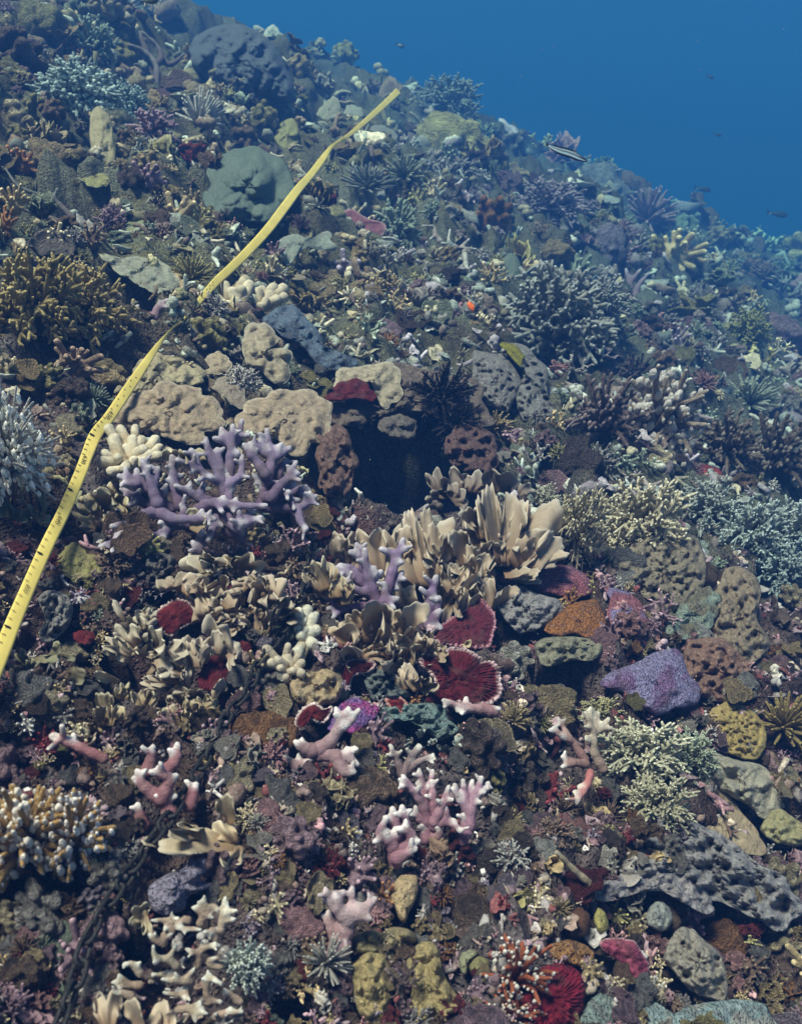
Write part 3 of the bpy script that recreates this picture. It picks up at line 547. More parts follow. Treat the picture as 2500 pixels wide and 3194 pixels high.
 ('mound_coral', 'brown dome above the olive-patched sponge column', 'coral', None, A6((870, 280), (900, 230), (970, 205), (1060, 240), (1130, 290), (1100, 340), (900, 320)), 26, (.18, .13, .12), M_KNOB, dict(rough=.25, nsc=20)),
 ('knob_coral', 'tall tan pillar coral beside the dark hollow at upper left', 'coral', None, [(285, 350), (310, 335), (345, 370), (355, 430), (365, 480), (350, 545), (300, 555), (265, 530), (285, 480), (280, 420)], 40, (.38, .33, .2), M_KNOB, dict(rough=.4, nsc=20, knobs=(24, 8, 16), center=(318, 450))),
 ('knob_coral', 'green brown plate with scalloped rim in the dark hollow, upper left', 'coral', None, [(245, 540), (290, 510), (340, 530), (345, 570), (300, 585), (262, 570)], 12, (.30, .29, .13), M_PLATE, dict(plate=6, rough=.4, nsc=16, rim=(.42, .42, .24))),
 ('knob_coral', 'olive rounded coral head left of where the tape narrows, upper reef', 'coral', None, [(855, 430), (880, 380), (915, 372), (935, 410), (930, 450), (890, 470)], 34, (.30, .28, .13), M_KNOB, dict(rough=.3, nsc=18, knobs=(10, 8, 14))),
 ('mound_coral', 'ribbed green blade-shaped coral head beside the chain at mid reef', 'coral', None, AW((725, 860), (760, 790), (800, 770), (820, 880), (770, 930)), 22, (.24, .28, .18), M_KNOB, dict(rough=.4, nsc=12)),
 ('mound_coral', 'tan dome coral with knobs under the yellow twig coral', 'coral', None, AU((890, 560), (960, 480), (1080, 430), (1180, 470), (1220, 560), (1200, 630), (1080, 620), (980, 590)), 26, (.27, .29, .17), M_KNOB, dict(rough=.3, nsc=20, knobs=(14, 7, 14))),
]
PLATES = [
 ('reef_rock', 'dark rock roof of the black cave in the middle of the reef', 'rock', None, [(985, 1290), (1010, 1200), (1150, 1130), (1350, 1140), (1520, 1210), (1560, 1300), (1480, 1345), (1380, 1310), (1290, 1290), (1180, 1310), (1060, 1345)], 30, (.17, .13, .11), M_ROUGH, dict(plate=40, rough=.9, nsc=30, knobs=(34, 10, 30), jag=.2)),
 ('plate_coral', 'broad tan shelf coral under the purple tips, left shelf', 'coral', None, A8((470, 700), (500, 640), (600, 560), (720, 520), (860, 560), (930, 610), (966, 690), (930, 740), (880, 750), (878, 785), (790, 797), (700, 760), (600, 740), (520, 725)), 22, (.40, .31, .215), M_PLATE, dict(plate=5, rough=.34, nsc=30, rim=(.50, .41, .31), rimw=.88, jag=.12, wave=5, knobs=(60, 6, 20), center=A8((720, 670))[0])),
 ('plate_coral', 'largest tan shelf coral jutting over the cave behind the purple coral', 'coral', None, A8((1010, 700), (1030, 630), (1120, 580), (1230, 560), (1330, 575), (1395, 640), (1412, 740), (1380, 795), (1320, 812), (1235, 855), (1190, 790), (1110, 770), (1030, 800)), 22, (.40, .31, .22), M_PLATE, dict(plate=5, rough=.34, nsc=30, rim=(.50, .41, .31), rimw=.88, jag=.12, wave=5, knobs=(54, 6, 18), seed=2)),
 ('plate_coral', 'small tan shelf coral at the cave lip left of the pale sponge ball', 'coral', None, [(1165, 1200), (1200, 1150), (1270, 1140), (1300, 1190), (1292, 1250), (1262, 1272), (1215, 1280), (1180, 1260)], 16, (.42, .34, .24), M_PLATE, dict(plate=8, rough=.4, nsc=22, rim=(.52, .44, .33), rimw=.86)),
 ('plate_coral', 'upper tan shelf stacked between chain of knobs and the tape', 'coral', None, A8((860, 500), (870, 440), (930, 405), (985, 450), (980, 490), (940, 500), (880, 505)), 14, (.40, .32, .22), M_PLATE, dict(plate=7, rough=.4, nsc=18, rim=(.52, .44, .34))),
 ('plate_coral', 'small curled brown shelf left of the white twiggy coral', 'coral', None, A8((905, 560), (940, 515), (1000, 510), (1040, 560), (1040, 640), (990, 635), (950, 590)), 14, (.30, .25, .2), M_PLATE, dict(plate=7, rough=.4, nsc=18, rim=(.42, .37, .3))),
 ('plate_coral', 'knobby tan coral shelf above the largest tan shelf', 'coral', None, A8((1040, 440), (1045, 310), (1110, 275), (1180, 330), (1195, 360), (1140, 390), (1240, 400), (1240, 500), (1190, 545), (1100, 480)), 34, (.37, .31, .22), M_PLATE, dict(plate=8, rough=.5, nsc=22, rim=(.46, .42, .34), knobs=(24, 8, 18), center=A8((1120, 410))[0])),
 ('plate_coral', 'tan knobby shelf slope right of the dark red sponge', 'coral', None, A8((1420, 560), (1440, 480), (1540, 470), (1640, 450), (1710, 480), (1708, 600), (1650, 655), (1605, 610), (1590, 545), (1500, 520)), 26, (.38, .32, .23), M_PLATE, dict(plate=8, rough=.6, nsc=22, rim=(.48, .42, .32), knobs=(22, 7, 16), seed=5)),
 ('plate_coral', 'tan knobby slope along the right side of the tape', 'coral', None, A8((480, 600), (560, 480), (640, 400), (740, 420), (830, 440), (880, 520), (800, 560), (700, 560), (600, 610)), 30, (.36, .31, .2), M_PLATE, dict(plate=8, rough=.6, nsc=22, knobs=(36, 8, 20), seed=6)),
 ('plate_coral', 'grey green flat shelf over the dark gap, left of the tape', 'coral', None, AU((740, 700), (900, 735), (1060, 725), (1230, 760), (1320, 850), (1370, 900), (1300, 1005), (1170, 1008), (1010, 920), (880, 840)), 16, (.27, .28, .22), M_PLATE, dict(plate=8, rough=.6, nsc=22, rim=(.36, .36, .27), knobs=(10, 6, 12))),
 ('plate_coral', 'small peach oval shelf at the tip of the grey green shelf', 'coral', None, AU((1300, 870), (1340, 835), (1390, 870), (1430, 945), (1410, 985), (1350, 970), (1310, 920)), 10, (.48, .37, .23), M_PLATE, dict(plate=6, rough=.2, nsc=20, rim=(.55, .45, .32))),
 ('plate_coral', 'plum coloured plate with pale pink rim on the mid reef, right of the tape', 'coral', None, AV((1020, 440), (1120, 405), (1220, 372), (1320, 440), (1462, 490), (1432, 580), (1250, 560), (1160, 600), (1090, 520)), 12, (.20, .075, .10), M_PLATE, dict(plate=6, rough=.5, nsc=18, rim=(.42, .28, .29), ridges=(30, 3))),
 ('plate_coral', 'little tan oval shelf below the grey shelves right of the tape', 'coral', None, AV((745, 890), (800, 865), (860, 885), (858, 905), (800, 915), (755, 908)), 6, (.45, .36, .25), M_PLATE, dict(plate=5, rough=.2, nsc=20)),
 ('plate_coral', 'wavy grey shelf with scalloped edge right of the tape', 'coral', None, AV((640, 650), (740, 560), (900, 590), (1020, 540), (1095, 640), (1060, 690), (960, 680), (860, 670), (790, 740), (720, 800), (670, 740)), 14, (.22, .25, .21), M_PLATE, dict(plate=6, rough=.5, nsc=22, rim=(.34, .37, .32), wave=8, center=AV((830, 640))[0])),
 ('plate_coral', 'pale grey shelf under the plum plate', 'coral', None, AV((1130, 640), (1240, 600), (1400, 600), (1530, 620), (1500, 670), (1330, 680), (1240, 705), (1160, 690)), 12, (.28, .30, .26), M_PLATE, dict(plate=6, rough=.5, nsc=20, rim=(.4, .42, .36), wave=4)),
 ('plate_coral', 'hazy tan shelf pair below the reef crest, right of the boulder coral', 'coral', None, [(990, 350), (1040, 300), (1060, 330), (1045, 372), (1010, 375)], 10, (.34, .33, .24), M_PLATE, dict(plate=6, rough=.3, nsc=18, rim=(.45, .45, .34))),
 ('plate_coral', 'hazy shelf coral nearest the narrow twist of the tape', 'coral', None, [(1070, 390), (1080, 330), (1130, 340), (1125, 385), (1095, 400)], 10, (.30, .30, .24), M_PLATE, dict(plate=6, rough=.3, nsc=18)),
 ('plate_coral', 'dim blue-grey rounded shelf right of the tape end', 'coral', None, [(1140, 410), (1190, 390), (1240, 420), (1230, 455), (1180, 458)], 10, (.26, .27, .24), M_PLATE, dict(plate=6, rough=.3, nsc=18)),
 ('ridged_plate', 'large maroon ridged plate with white frilled rim', 'coral', None, A5((1005, 395), (1040, 345), (1100, 360), (1170, 375), (1215, 310), (1280, 295), (1360, 310), (1450, 365), (1455, 410), (1530, 410), (1600, 480), (1610, 560), (1590, 650), (1500, 735), (1360, 720), (1200, 680), (1100, 640), (1110, 560), (1080, 470), (1030, 440)), 26, MAR, M_MAROON, dict(plate=7, rough=.08, nsc=30, ridges=(64, 13), rim=MRIM, rimw=.88, wave=9, jag=.10, center=A5((1290, 520))[0])),
 ('ridged_plate', 'lower maroon plate tucked beneath the frilled maroon plate', 'coral', None, A5((1020, 690), (1040, 600), (1120, 565), (1260, 600), (1400, 640), (1440, 720), (1300, 740), (1120, 730)), 20, MAR, M_MAROON, dict(plate=7, rough=.08, nsc=26, ridges=(50, 6))),
 ('ridged_plate', 'smooth maroon plate right of the purple fingers, under tan blades', 'coral', None, A9((830, 990), (930, 930), (1040, 860), (1110, 795), (1190, 850), (1215, 930), (1200, 1030), (1150, 1080), (1000, 1070), (880, 1045)), 24, (.11, .016, .028), M_MAROON, dict(plate=7, rough=.08, nsc=30, ridges=(40, 5), rim=(.42, .2, .24), rimw=.9)),
 ('ridged_plate', 'small maroon plate with toothed white rim beside the tan lumpy coral', 'coral', None, A5((380, 460), (470, 392), (560, 385), (655, 415), (600, 475), (500, 495), (440, 600), (400, 560)), 16, MAR, M_MAROON, dict(plate=6, rough=.08, nsc=20, ridges=(46, 7), rim=MRIM, rimw=.88, center=A5((480, 470))[0])),
 ('ridged_plate', 'arched maroon plate with white teeth left of the magenta sponge', 'coral', None, A5((30, 900), (80, 780), (190, 712), (275, 760), (345, 745), (318, 820), (260, 872), (150, 835), (110, 915)), 18, (.17, .02, .024), M_MAROON, dict(plate=6, rough=.08, nsc=16, ridges=(44, 8), rim=(.75, .6, .58), rimw=.84, center=A5((190, 790))[0])),
 ('ridged_plate', 'maroon plate with white frill behind the cream petals, left middle', 'coral', None, A3((435, 690), (500, 600), (640, 530), (740, 600), (765, 690), (650, 750), (570, 815), (480, 770)), 20, (.12, .013, .017), M_MAROON, dict(plate=6, rough=.08, nsc=20, ridges=(50, 6), rim=(.60, .46, .44), rimw=.93)),
 ('ridged_plate', 'deep maroon patch framed by tan forked blades', 'coral', None, A3((770, 1190), (800, 1060), (830, 930), (940, 880), (1010, 980), (1010, 1120), (960, 1235), (860, 1240)), 20, (.11, .010, .016), M_MAROON, dict(plate=6, rough=.08, nsc=22, ridges=(40, 5))),
 ('ridged_plate', 'small ridged maroon disc touching the black chain', 'coral', None, A3((1005, 970), (1040, 890), (1110, 842), (1190, 880), (1190, 950), (1120, 985), (1050, 1005)), 18, (.13, .013, .02), M_MAROON, dict(plate=6, rough=.08, nsc=16, ridges=(40, 6))),
 ('ridged_plate', 'tiny red toothed plate set in the teal grey crust', 'coral', None, A5((745, 700), (800, 680), (870, 685), (895, 740), (870, 775), (810, 770)), 14, (.2, .026, .027), M_MAROON, dict(plate=6, rough=.08, nsc=14, ridges=(30, 6), rim=(.5, .25, .22))),
 ('ridged_plate', 'maroon scrap behind tan blades left of the chain, upper', 'coral', None, A3((990, 470), (1040, 420), (1180, 430), (1240, 500), (1200, 560), (1060, 540)), 14, (.10, .013, .02), M_MAROON, dict(plate=6, rough=.08, nsc=18, ridges=(30, 4))),
 ('encrusting_sponge', 'dark red sponge crust at the top of the cave', 'sponge', None, A8((1380, 600), (1440, 540), (1530, 520), (1590, 570), (1600, 620), (1500, 610), (1430, 620)), 18, (.10, .009, .013), M_MAROON, dict(plate=8, rough=.6, nsc=14)),
 ('encrusting_sponge', 'dark red film on shaded rock left of the cream petal coral', 'sponge', None, AZ((900, 1500), (1000, 1450), (1150, 1480), (1180, 1560), (1080, 1640), (950, 1600)), 8, (.12, .012, .015), M_MAROON, dict(plate=6, rough=.4, nsc=14)),
]
# fused branching corals: branches are groups of strokes
def P2(f, *gs): return [[f(*st) for st in g] for g in gs]
BRANCH = [
 ('branching_coral', 'large purple branching coral with pale tips beside the cream knob coral', 'coral', None, (21, 10), PUR, PTIP, 4.2, P2(A25,
   [[(1000, 800), (960, 620), (870, 430), (835, 290)], [(960, 620), (880, 590), (760, 510), (620, 450)], [(780, 520), (725, 375)], [(950, 520), (920, 370)]],
   [[(1010, 640), (1020, 450), (1035, 330), (1040, 195)], [(1030, 330), (900, 285)], [(1045, 340), (1085, 260), (1108, 155)], [(1020, 310), (955, 215)]],
   [[(1290, 640), (1335, 440), (1312, 320), (1300, 222)], [(1335, 440), (1220, 350), (1165, 328)], [(1260, 380), (1250, 290)], [(1340, 435), (1400, 415), (1475, 358)], [(1340, 390), (1412, 333)]],
   [[(1290, 560), (1190, 420), (1128, 338)], [(1180, 420), (1220, 375)]],
   [[(1370, 590), (1440, 450)]],
   [[(1260, 800), (1275, 650), (1203, 568)], [(1275, 640), (1420, 622)]],
   [[(1330, 740), (1400, 650), (1475, 565), (1520, 470)], [(1480, 560), (1535, 555)]],
   [[(1290, 740), (1400, 690), (1470, 698)], [(1380, 690), (1510, 640)]],
   [[(1420, 750), (1510, 690), (1592, 652)], [(1560, 710), (1620, 682)]],
   [[(1330, 780), (1430, 745), (1535, 758)]],
   [[(1290, 810), (1450, 815), (1570, 805), (1672, 728)], [(1530, 830), (1560, 930), (1600, 975)]],
   [[(960, 800), (900, 775), (790, 745), (700, 690), (608, 650)], [(780, 730), (820, 635)]],
   [[(640, 800), (590, 600), (575, 425)], [(590, 590), (655, 570)]],
   [[(470, 790), (420, 650), (350, 455)], [(440, 640), (472, 515)]],
   [[(470, 720), (340, 620), (175, 575)], [(330, 620), (308, 528)], [(300, 640), (200, 636)]],
   [[(560, 830), (470, 805), (380, 790), (290, 730), (198, 672)], [(310, 745), (275, 780)]],
   [[(560, 830), (485, 740), (545, 640)], [(500, 730), (530, 688)]],
   [[(480, 840), (350, 880), (270, 1000), (200, 930), (165, 845)], [(220, 940), (108, 962)], [(265, 1005), (170, 1065), (35, 1112)]],
   [[(720, 950), (620, 930), (545, 880), (455, 872)], [(555, 890), (540, 848)], [(620, 930), (675, 840), (645, 798)], [(610, 950), (500, 1005), (395, 1062)], [(530, 995), (508, 1058)]],
   [[(860, 1010), (790, 1060), (790, 955)], [(800, 1060), (780, 1140), (735, 1078)]],
   [[(930, 780), (905, 930), (850, 1060)]],
   [[(980, 830), (1020, 930), (1090, 970), (1083, 818)], [(1100, 940), (1192, 832)], [(1110, 945), (1252, 885)]],
   [[(1000, 990), (1100, 1040), (1190, 1092)]],
   [[(760, 850), (840, 790), (960, 780), (1100, 800), (1290, 800)]],
   [[(480, 850), (600, 900), (760, 900), (900, 900)]],
   [[(1000, 850), (1005, 700), (1000, 560)], [(1010, 640), (1100, 560), (1110, 420)]])),
 ('branching_coral', 'purple finger coral growing through the tan leafy coral', 'coral', None, (21, 11), (.235, .165, .275), PTIP, 4, P2(A9,
   [[(540, 850), (480, 700), (455, 590), (450, 505)], [(480, 695), (545, 635)], [(490, 760), (400, 740), (345, 685)]],
   [[(500, 760), (430, 690), (380, 620), (305, 598)], [(420, 690), (340, 640), (258, 612)]],
   [[(480, 700), (425, 540), (403, 475)], [(420, 545), (368, 518)]],
   [[(570, 780), (610, 640), (640, 550), (678, 445)], [(625, 535), (550, 500)]],
   [[(540, 820), (620, 700), (668, 640)]],
   [[(500, 830), (580, 805), (642, 794)], [(575, 800), (565, 705)]],
   [[(500, 830), (330, 855), (250, 790), (178, 708)], [(245, 790), (203, 768)]])),
 ('branching_coral', 'stubby purple finger cluster above the smooth maroon plate', 'coral', None, (24, 11), (.235, .16, .275), PTIP, 4, P2(A9,
   [[(810, 950), (840, 790), (872, 665)]], [[(820, 930), (870, 870), (888, 788)]], [[(840, 930), (892, 865)], [(840, 930), (898, 968)], [(820, 940), (845, 972)]])),
 ('branching_coral', 'pink antler coral with three upright forks on the rubble', 'coral', None, (19, 8.5), PINK, PKTIP, 3.5, P2(A7,
   [[(810, 1010), (770, 870), (690, 760), (603, 688)], [(690, 760), (625, 662)]], [[(790, 900), (770, 740), (748, 615)], [(775, 790), (735, 715)], [(785, 820), (830, 720), (852, 625)]],
   [[(850, 970), (852, 800), (842, 700)]], [[(860, 1010), (930, 870), (972, 745)]], [[(860, 1040), (950, 975), (942, 875)], [(930, 1000), (1010, 1030), (1062, 1082)]], [[(800, 1020), (735, 970), (720, 900)]], [[(790, 1140), (810, 1050), (752, 1050)], [(870, 1130), (905, 1100), (880, 1045)]])),
 ('branching_coral', 'pink hand-shaped coral right of the three forked antler coral', 'coral', None, (19, 8.5), (.40, .24, .31), PKTIP, 3.5, P2(A7,
   [[(1080, 1150), (1120, 960), (1095, 800), (1082, 695)], [(1110, 920), (1035, 800), (1020, 730)], [(1110, 900), (1152, 700)]], [[(1130, 1050), (1160, 850), (1225, 675)], [(1165, 840), (1275, 715)], [(1190, 790), (1265, 755)]], [[(1110, 1100), (1090, 1020), (1083, 955)]])),
 ('branching_coral', 'thick pink coral stump with blunt arms above the lumpy rubble', 'coral', None, (25, 11), PINK, PKTIP, 4, P2(A7,
   [[(570, 1310), (540, 1180), (460, 1110), (450, 1080), (500, 980)], [(520, 1130), (590, 1100), (570, 1065)]], [[(580, 1130), (565, 1010), (545, 912)]], [[(640, 1150), (655, 1050), (618, 900)]], [[(590, 1230), (690, 1180), (670, 1080), (590, 1065)]], [[(580, 1280), (640, 1250), (715, 1215)]])),
 ('branching_coral', 'mauve three-armed coral fork below the teal grey crust', 'coral', None, (17, 8), (.33, .27, .27), (.75, .7, .62), 3.5, P2(A7,
   [[(625, 660), (580, 540), (528, 425)]], [[(625, 650), (680, 530), (745, 425)], [(700, 500), (760, 440)]], [[(640, 630), (730, 560), (858, 500)]], [[(600, 570), (535, 572)]])),
 ('branching_coral', 'pinkish grey elkhorn branch reaching over the magenta sponge', 'coral', None, (27, 9), (.40, .29, .30), PKTIP, 4, P2(A5,
   [[(200, 1090), (330, 990), (400, 850), (455, 755)], [(400, 890), (470, 850), (532, 768)], [(400, 860), (360, 760)]], [[(180, 1080), (100, 1050), (50, 1010)]], [[(220, 1100), (340, 1110), (430, 1110), (442, 1060)], [(440, 1120), (522, 1182)]], [[(370, 1130), (420, 1240), (500, 1240)]],
   [[(80, 1300), (80, 1200), (80, 1110)], [(90, 1200), (180, 1130)], [(70, 1210), (-30, 1130)]])),
 ('branching_coral', 'pink coral branch lying under the frilled maroon plate', 'coral', None, (20, 9), (.46, .29, .30), PKTIP, 4, P2(A5, [[(1560, 780), (1440, 760), (1320, 745), (1180, 695)], [(1340, 750), (1350, 680)], [(1330, 770), (1320, 765)]], [[(1480, 760), (1600, 760)]])),
 ('branching_coral', 'slim pale pink coral twig left of the cream forked coral', 'coral', None, (17, 8), (.46, .30, .27), PKTIP, 3.5, P2(AR, [[(260, 1000), (170, 870), (85, 735)], [(150, 850), (30, 805)], [(160, 870), (105, 855)]], [[(265, 1030), (200, 1020), (110, 985)], [(180, 1025), (110, 1050)]])),
 ('branching_coral', 'cream forked coral twig standing before the low spiky coral', 'coral', None, (18, 7.5), (.46, .37, .29), (.72, .66, .54), 3.5, P2(AR, [[(380, 1060), (325, 950), (315, 820), (265, 690)], [(285, 760), (300, 660)], [(320, 830), (325, 740), (310, 665)], [(330, 800), (350, 690)], [(330, 820), (380, 790), (440, 795)], [(370, 795), (420, 730)]])),
 ('branching_coral', 'bright pink broken coral stub hanging below the pale twigs', 'coral', None, (15, 10), (.55, .24, .22), (.8, .7, .62), 3.5, P2(AR, [[(300, 1090), (275, 1170), (205, 1285)], [(270, 1170), (225, 1185)]])),
 ('branching_coral', 'straight pink coral rod with white end beside white tipped coral', 'coral', None, (18, 14), (.46, .22, .23), (.8, .72, .68), 4, P2(AK, [[(790, 650), (600, 560), (410, 482)]])),
 ('branching_coral', 'pink stubby antler coral under the chain, left of lone cream petals', 'coral', None, (26, 10), (.42, .22, .24), (.85, .78, .76), 4, P2(AK,
   [[(1230, 960), (1100, 860), (1045, 745)], [(1110, 870), (1020, 800)]], [[(1230, 950), (1290, 800), (1150, 750)], [(1280, 830), (1340, 780)]], [[(1240, 760), (1340, 660), (1350, 540)]], [[(1290, 1070), (1260, 960), (1335, 935)]], [[(1080, 1160), (1065, 1080), (1050, 1000)]], [[(1440, 1000), (1475, 900), (1492, 845)]], [[(1130, 740), (1150, 650), (1165, 560)]])),
 ('branching_coral', 'lilac flat hand-like coral above the olive knobby coral', 'coral', None, (38, 9), (.46, .33, .34), (.72, .6, .6), 4.5, P2(AC, [[(120, 900), (150, 760), (200, 660), (210, 480)], [(180, 680), (90, 590), (30, 490)], [(90, 560), (25, 560)], [(200, 650), (290, 620), (365, 550)], [(250, 640), (330, 690)]], [[(150, 760), (155, 800), (160, 860)]], [[(110, 800), (60, 720), (50, 640)]], [[(130, 860), (80, 920), (30, 960)]])),
 ('branching_coral', 'pale grey staghorn standing in front of the olive bushy coral', 'coral', None, (20, 8), (.30, .32, .27), (.6, .62, .56), 4, P2(AU, [[(480, 1400), (490, 1260), (440, 1110)]], [[(500, 1370), (540, 1250), (555, 1150)], [(540, 1230), (600, 1200)]], [[(500, 1370), (570, 1310), (680, 1275)]])),
 ('branching_coral', 'small mauve branching coral on the left of the tape gap', 'coral', None, (18, 8), (.34, .24, .29), (.6, .52, .54), 4, P2(AU, [[(1150, 1260), (1200, 1130), (1275, 1062)]], [[(1150, 1240), (1140, 1180), (1060, 1200)]], [[(1040, 1230), (1000, 1170), (950, 1120)], [(1010, 1180), (1050, 1110)], [(1040, 1220), (920, 1170)]])),
 ('branching_coral', 'thin white antler coral under the plum plate', 'coral', None, (9, 4.5), (.55, .56, .5), (.75, .75, .7), 2.2, P2(AW, [[(590, 720), (530, 650), (430, 630)], [(490, 640), (485, 590), (495, 530)]], [[(410, 620), (380, 550), (370, 505), (285, 500)], [(390, 580), (430, 605)], [(385, 570), (345, 600)]], [[(560, 690), (590, 650), (640, 600)], [(580, 670), (690, 675)], [(575, 690), (655, 712)], [(570, 690), (540, 745)], [(575, 700), (600, 740)]])),
 ('branching_coral', 'hazy lilac staghorn on the right slope', 'coral', None, (14, 7), (.30, .26, .33), (.5, .47, .52), 3.5, P2(crop(1800, 500, .4098), [[(400, 1000), (390, 930), (370, 830)], [(395, 940), (480, 830)]], [[(390, 990), (290, 980), (265, 910)]], [[(430, 1080), (460, 960), (540, 860)]], [[(480, 1150), (420, 1080), (360, 1000)]], [[(520, 1160), (560, 1100), (620, 1040)], [(570, 1110), (650, 1100)]])),
 ('branching_coral', 'dead dark branching coral skeleton left of the boulder coral', 'coral', None, (13, 7), (.19, .17, .17), (.28, .26, .25), 4, P2(crop(0, 0, .4098), [[(1190, 660), (1190, 500), (1100, 390), (980, 340)]], [[(1190, 490), (1230, 450), (1200, 350), (1080, 240)]], [[(1230, 460), (1310, 490), (1400, 410)]], [[(1120, 400), (1080, 300), (1070, 240)]])),
 ('branching_coral', 'cream flat antler coral in the bottom left corner, above pale lobes', 'coral', None, (15, 8), (.52, .45, .33), (.72, .7, .62), 4, P2(AL,
   [[(800, 720), (830, 620), (825, 540)], [(830, 640), (890, 600), (920, 640)], [(820, 660), (750, 610)], [(840, 660), (880, 680)]], [[(940, 760), (950, 640), (965, 545)], [(950, 650), (1040, 630)], [(950, 700), (1030, 690)]], [[(720, 700), (700, 690), (640, 740), (800, 760)]],
   [[(560, 800), (620, 760), (600, 700), (480, 700)], [(600, 720), (560, 760)]], [[(560, 850), (500, 830), (460, 790)], [(520, 840), (610, 790)]], [[(900, 830), (880, 760), (860, 800)], [(890, 790), (930, 740)]],
   [[(640, 1000), (590, 960), (500, 940), (490, 870)], [(590, 960), (640, 860)]], [[(780, 1000), (790, 930), (710, 890)], [(790, 930), (820, 870), (930, 870)], [(800, 900), (900, 850)]], [[(700, 1090), (620, 1060), (480, 1060)], [(620, 1060), (690, 950)]],
   [[(730, 1100), (640, 1100), (550, 1090)], [(700, 1090), (760, 1020)]], [[(940, 1000), (880, 1000), (860, 960), (970, 940)]], [[(720, 1180), (740, 1100), (680, 1190), (560, 1180)]], [[(860, 1240), (840, 1160), (870, 1080), (940, 1120)], [(860, 1230), (940, 1240)], [(870, 1090), (850, 1040)]],
   [[(660, 1290), (740, 1280), (800, 1240)], [(740, 1280), (770, 1370)], [(760, 1290), (840, 1320)], [(660, 1290), (600, 1330)]], [[(900, 1340), (980, 1310), (1080, 1310)], [(980, 1320), (1000, 1280)]], [[(1060, 1240), (960, 1160)]],
   [[(400, 1130), (300, 1130), (220, 1110)], [(330, 1130), (260, 1060)]], [[(400, 1050), (350, 990), (290, 990)], [(360, 1010), (400, 980)]], [[(340, 1200), (280, 1180), (230, 1180)]])),
 ('branching_coral', 'tan dead branch poking from the rubble near the pocked grey slab', 'coral', None, (14, 9), (.40, .33, .22), (.5, .45, .34), 3.5, P2(AB, [[(330, 480), (200, 370), (75, 245)]])),
 ('branching_coral', 'thin dark sea whip curving under the tape far end, left branch', 'coral', None, (12, 6), (.24, .24, .22), (.3, .3, .28), 4, P2(AU, [[(560, 440), (400, 300), (160, 210), (40, 60)], [(400, 300), (440, 210)]], [[(480, 480), (330, 420), (150, 370)]])),
]
def q(f, *L): return [(f(a)[0], f(b)[0], w * f.__defaults__[0] if False else w, *r) for a, b, w, *r in L]
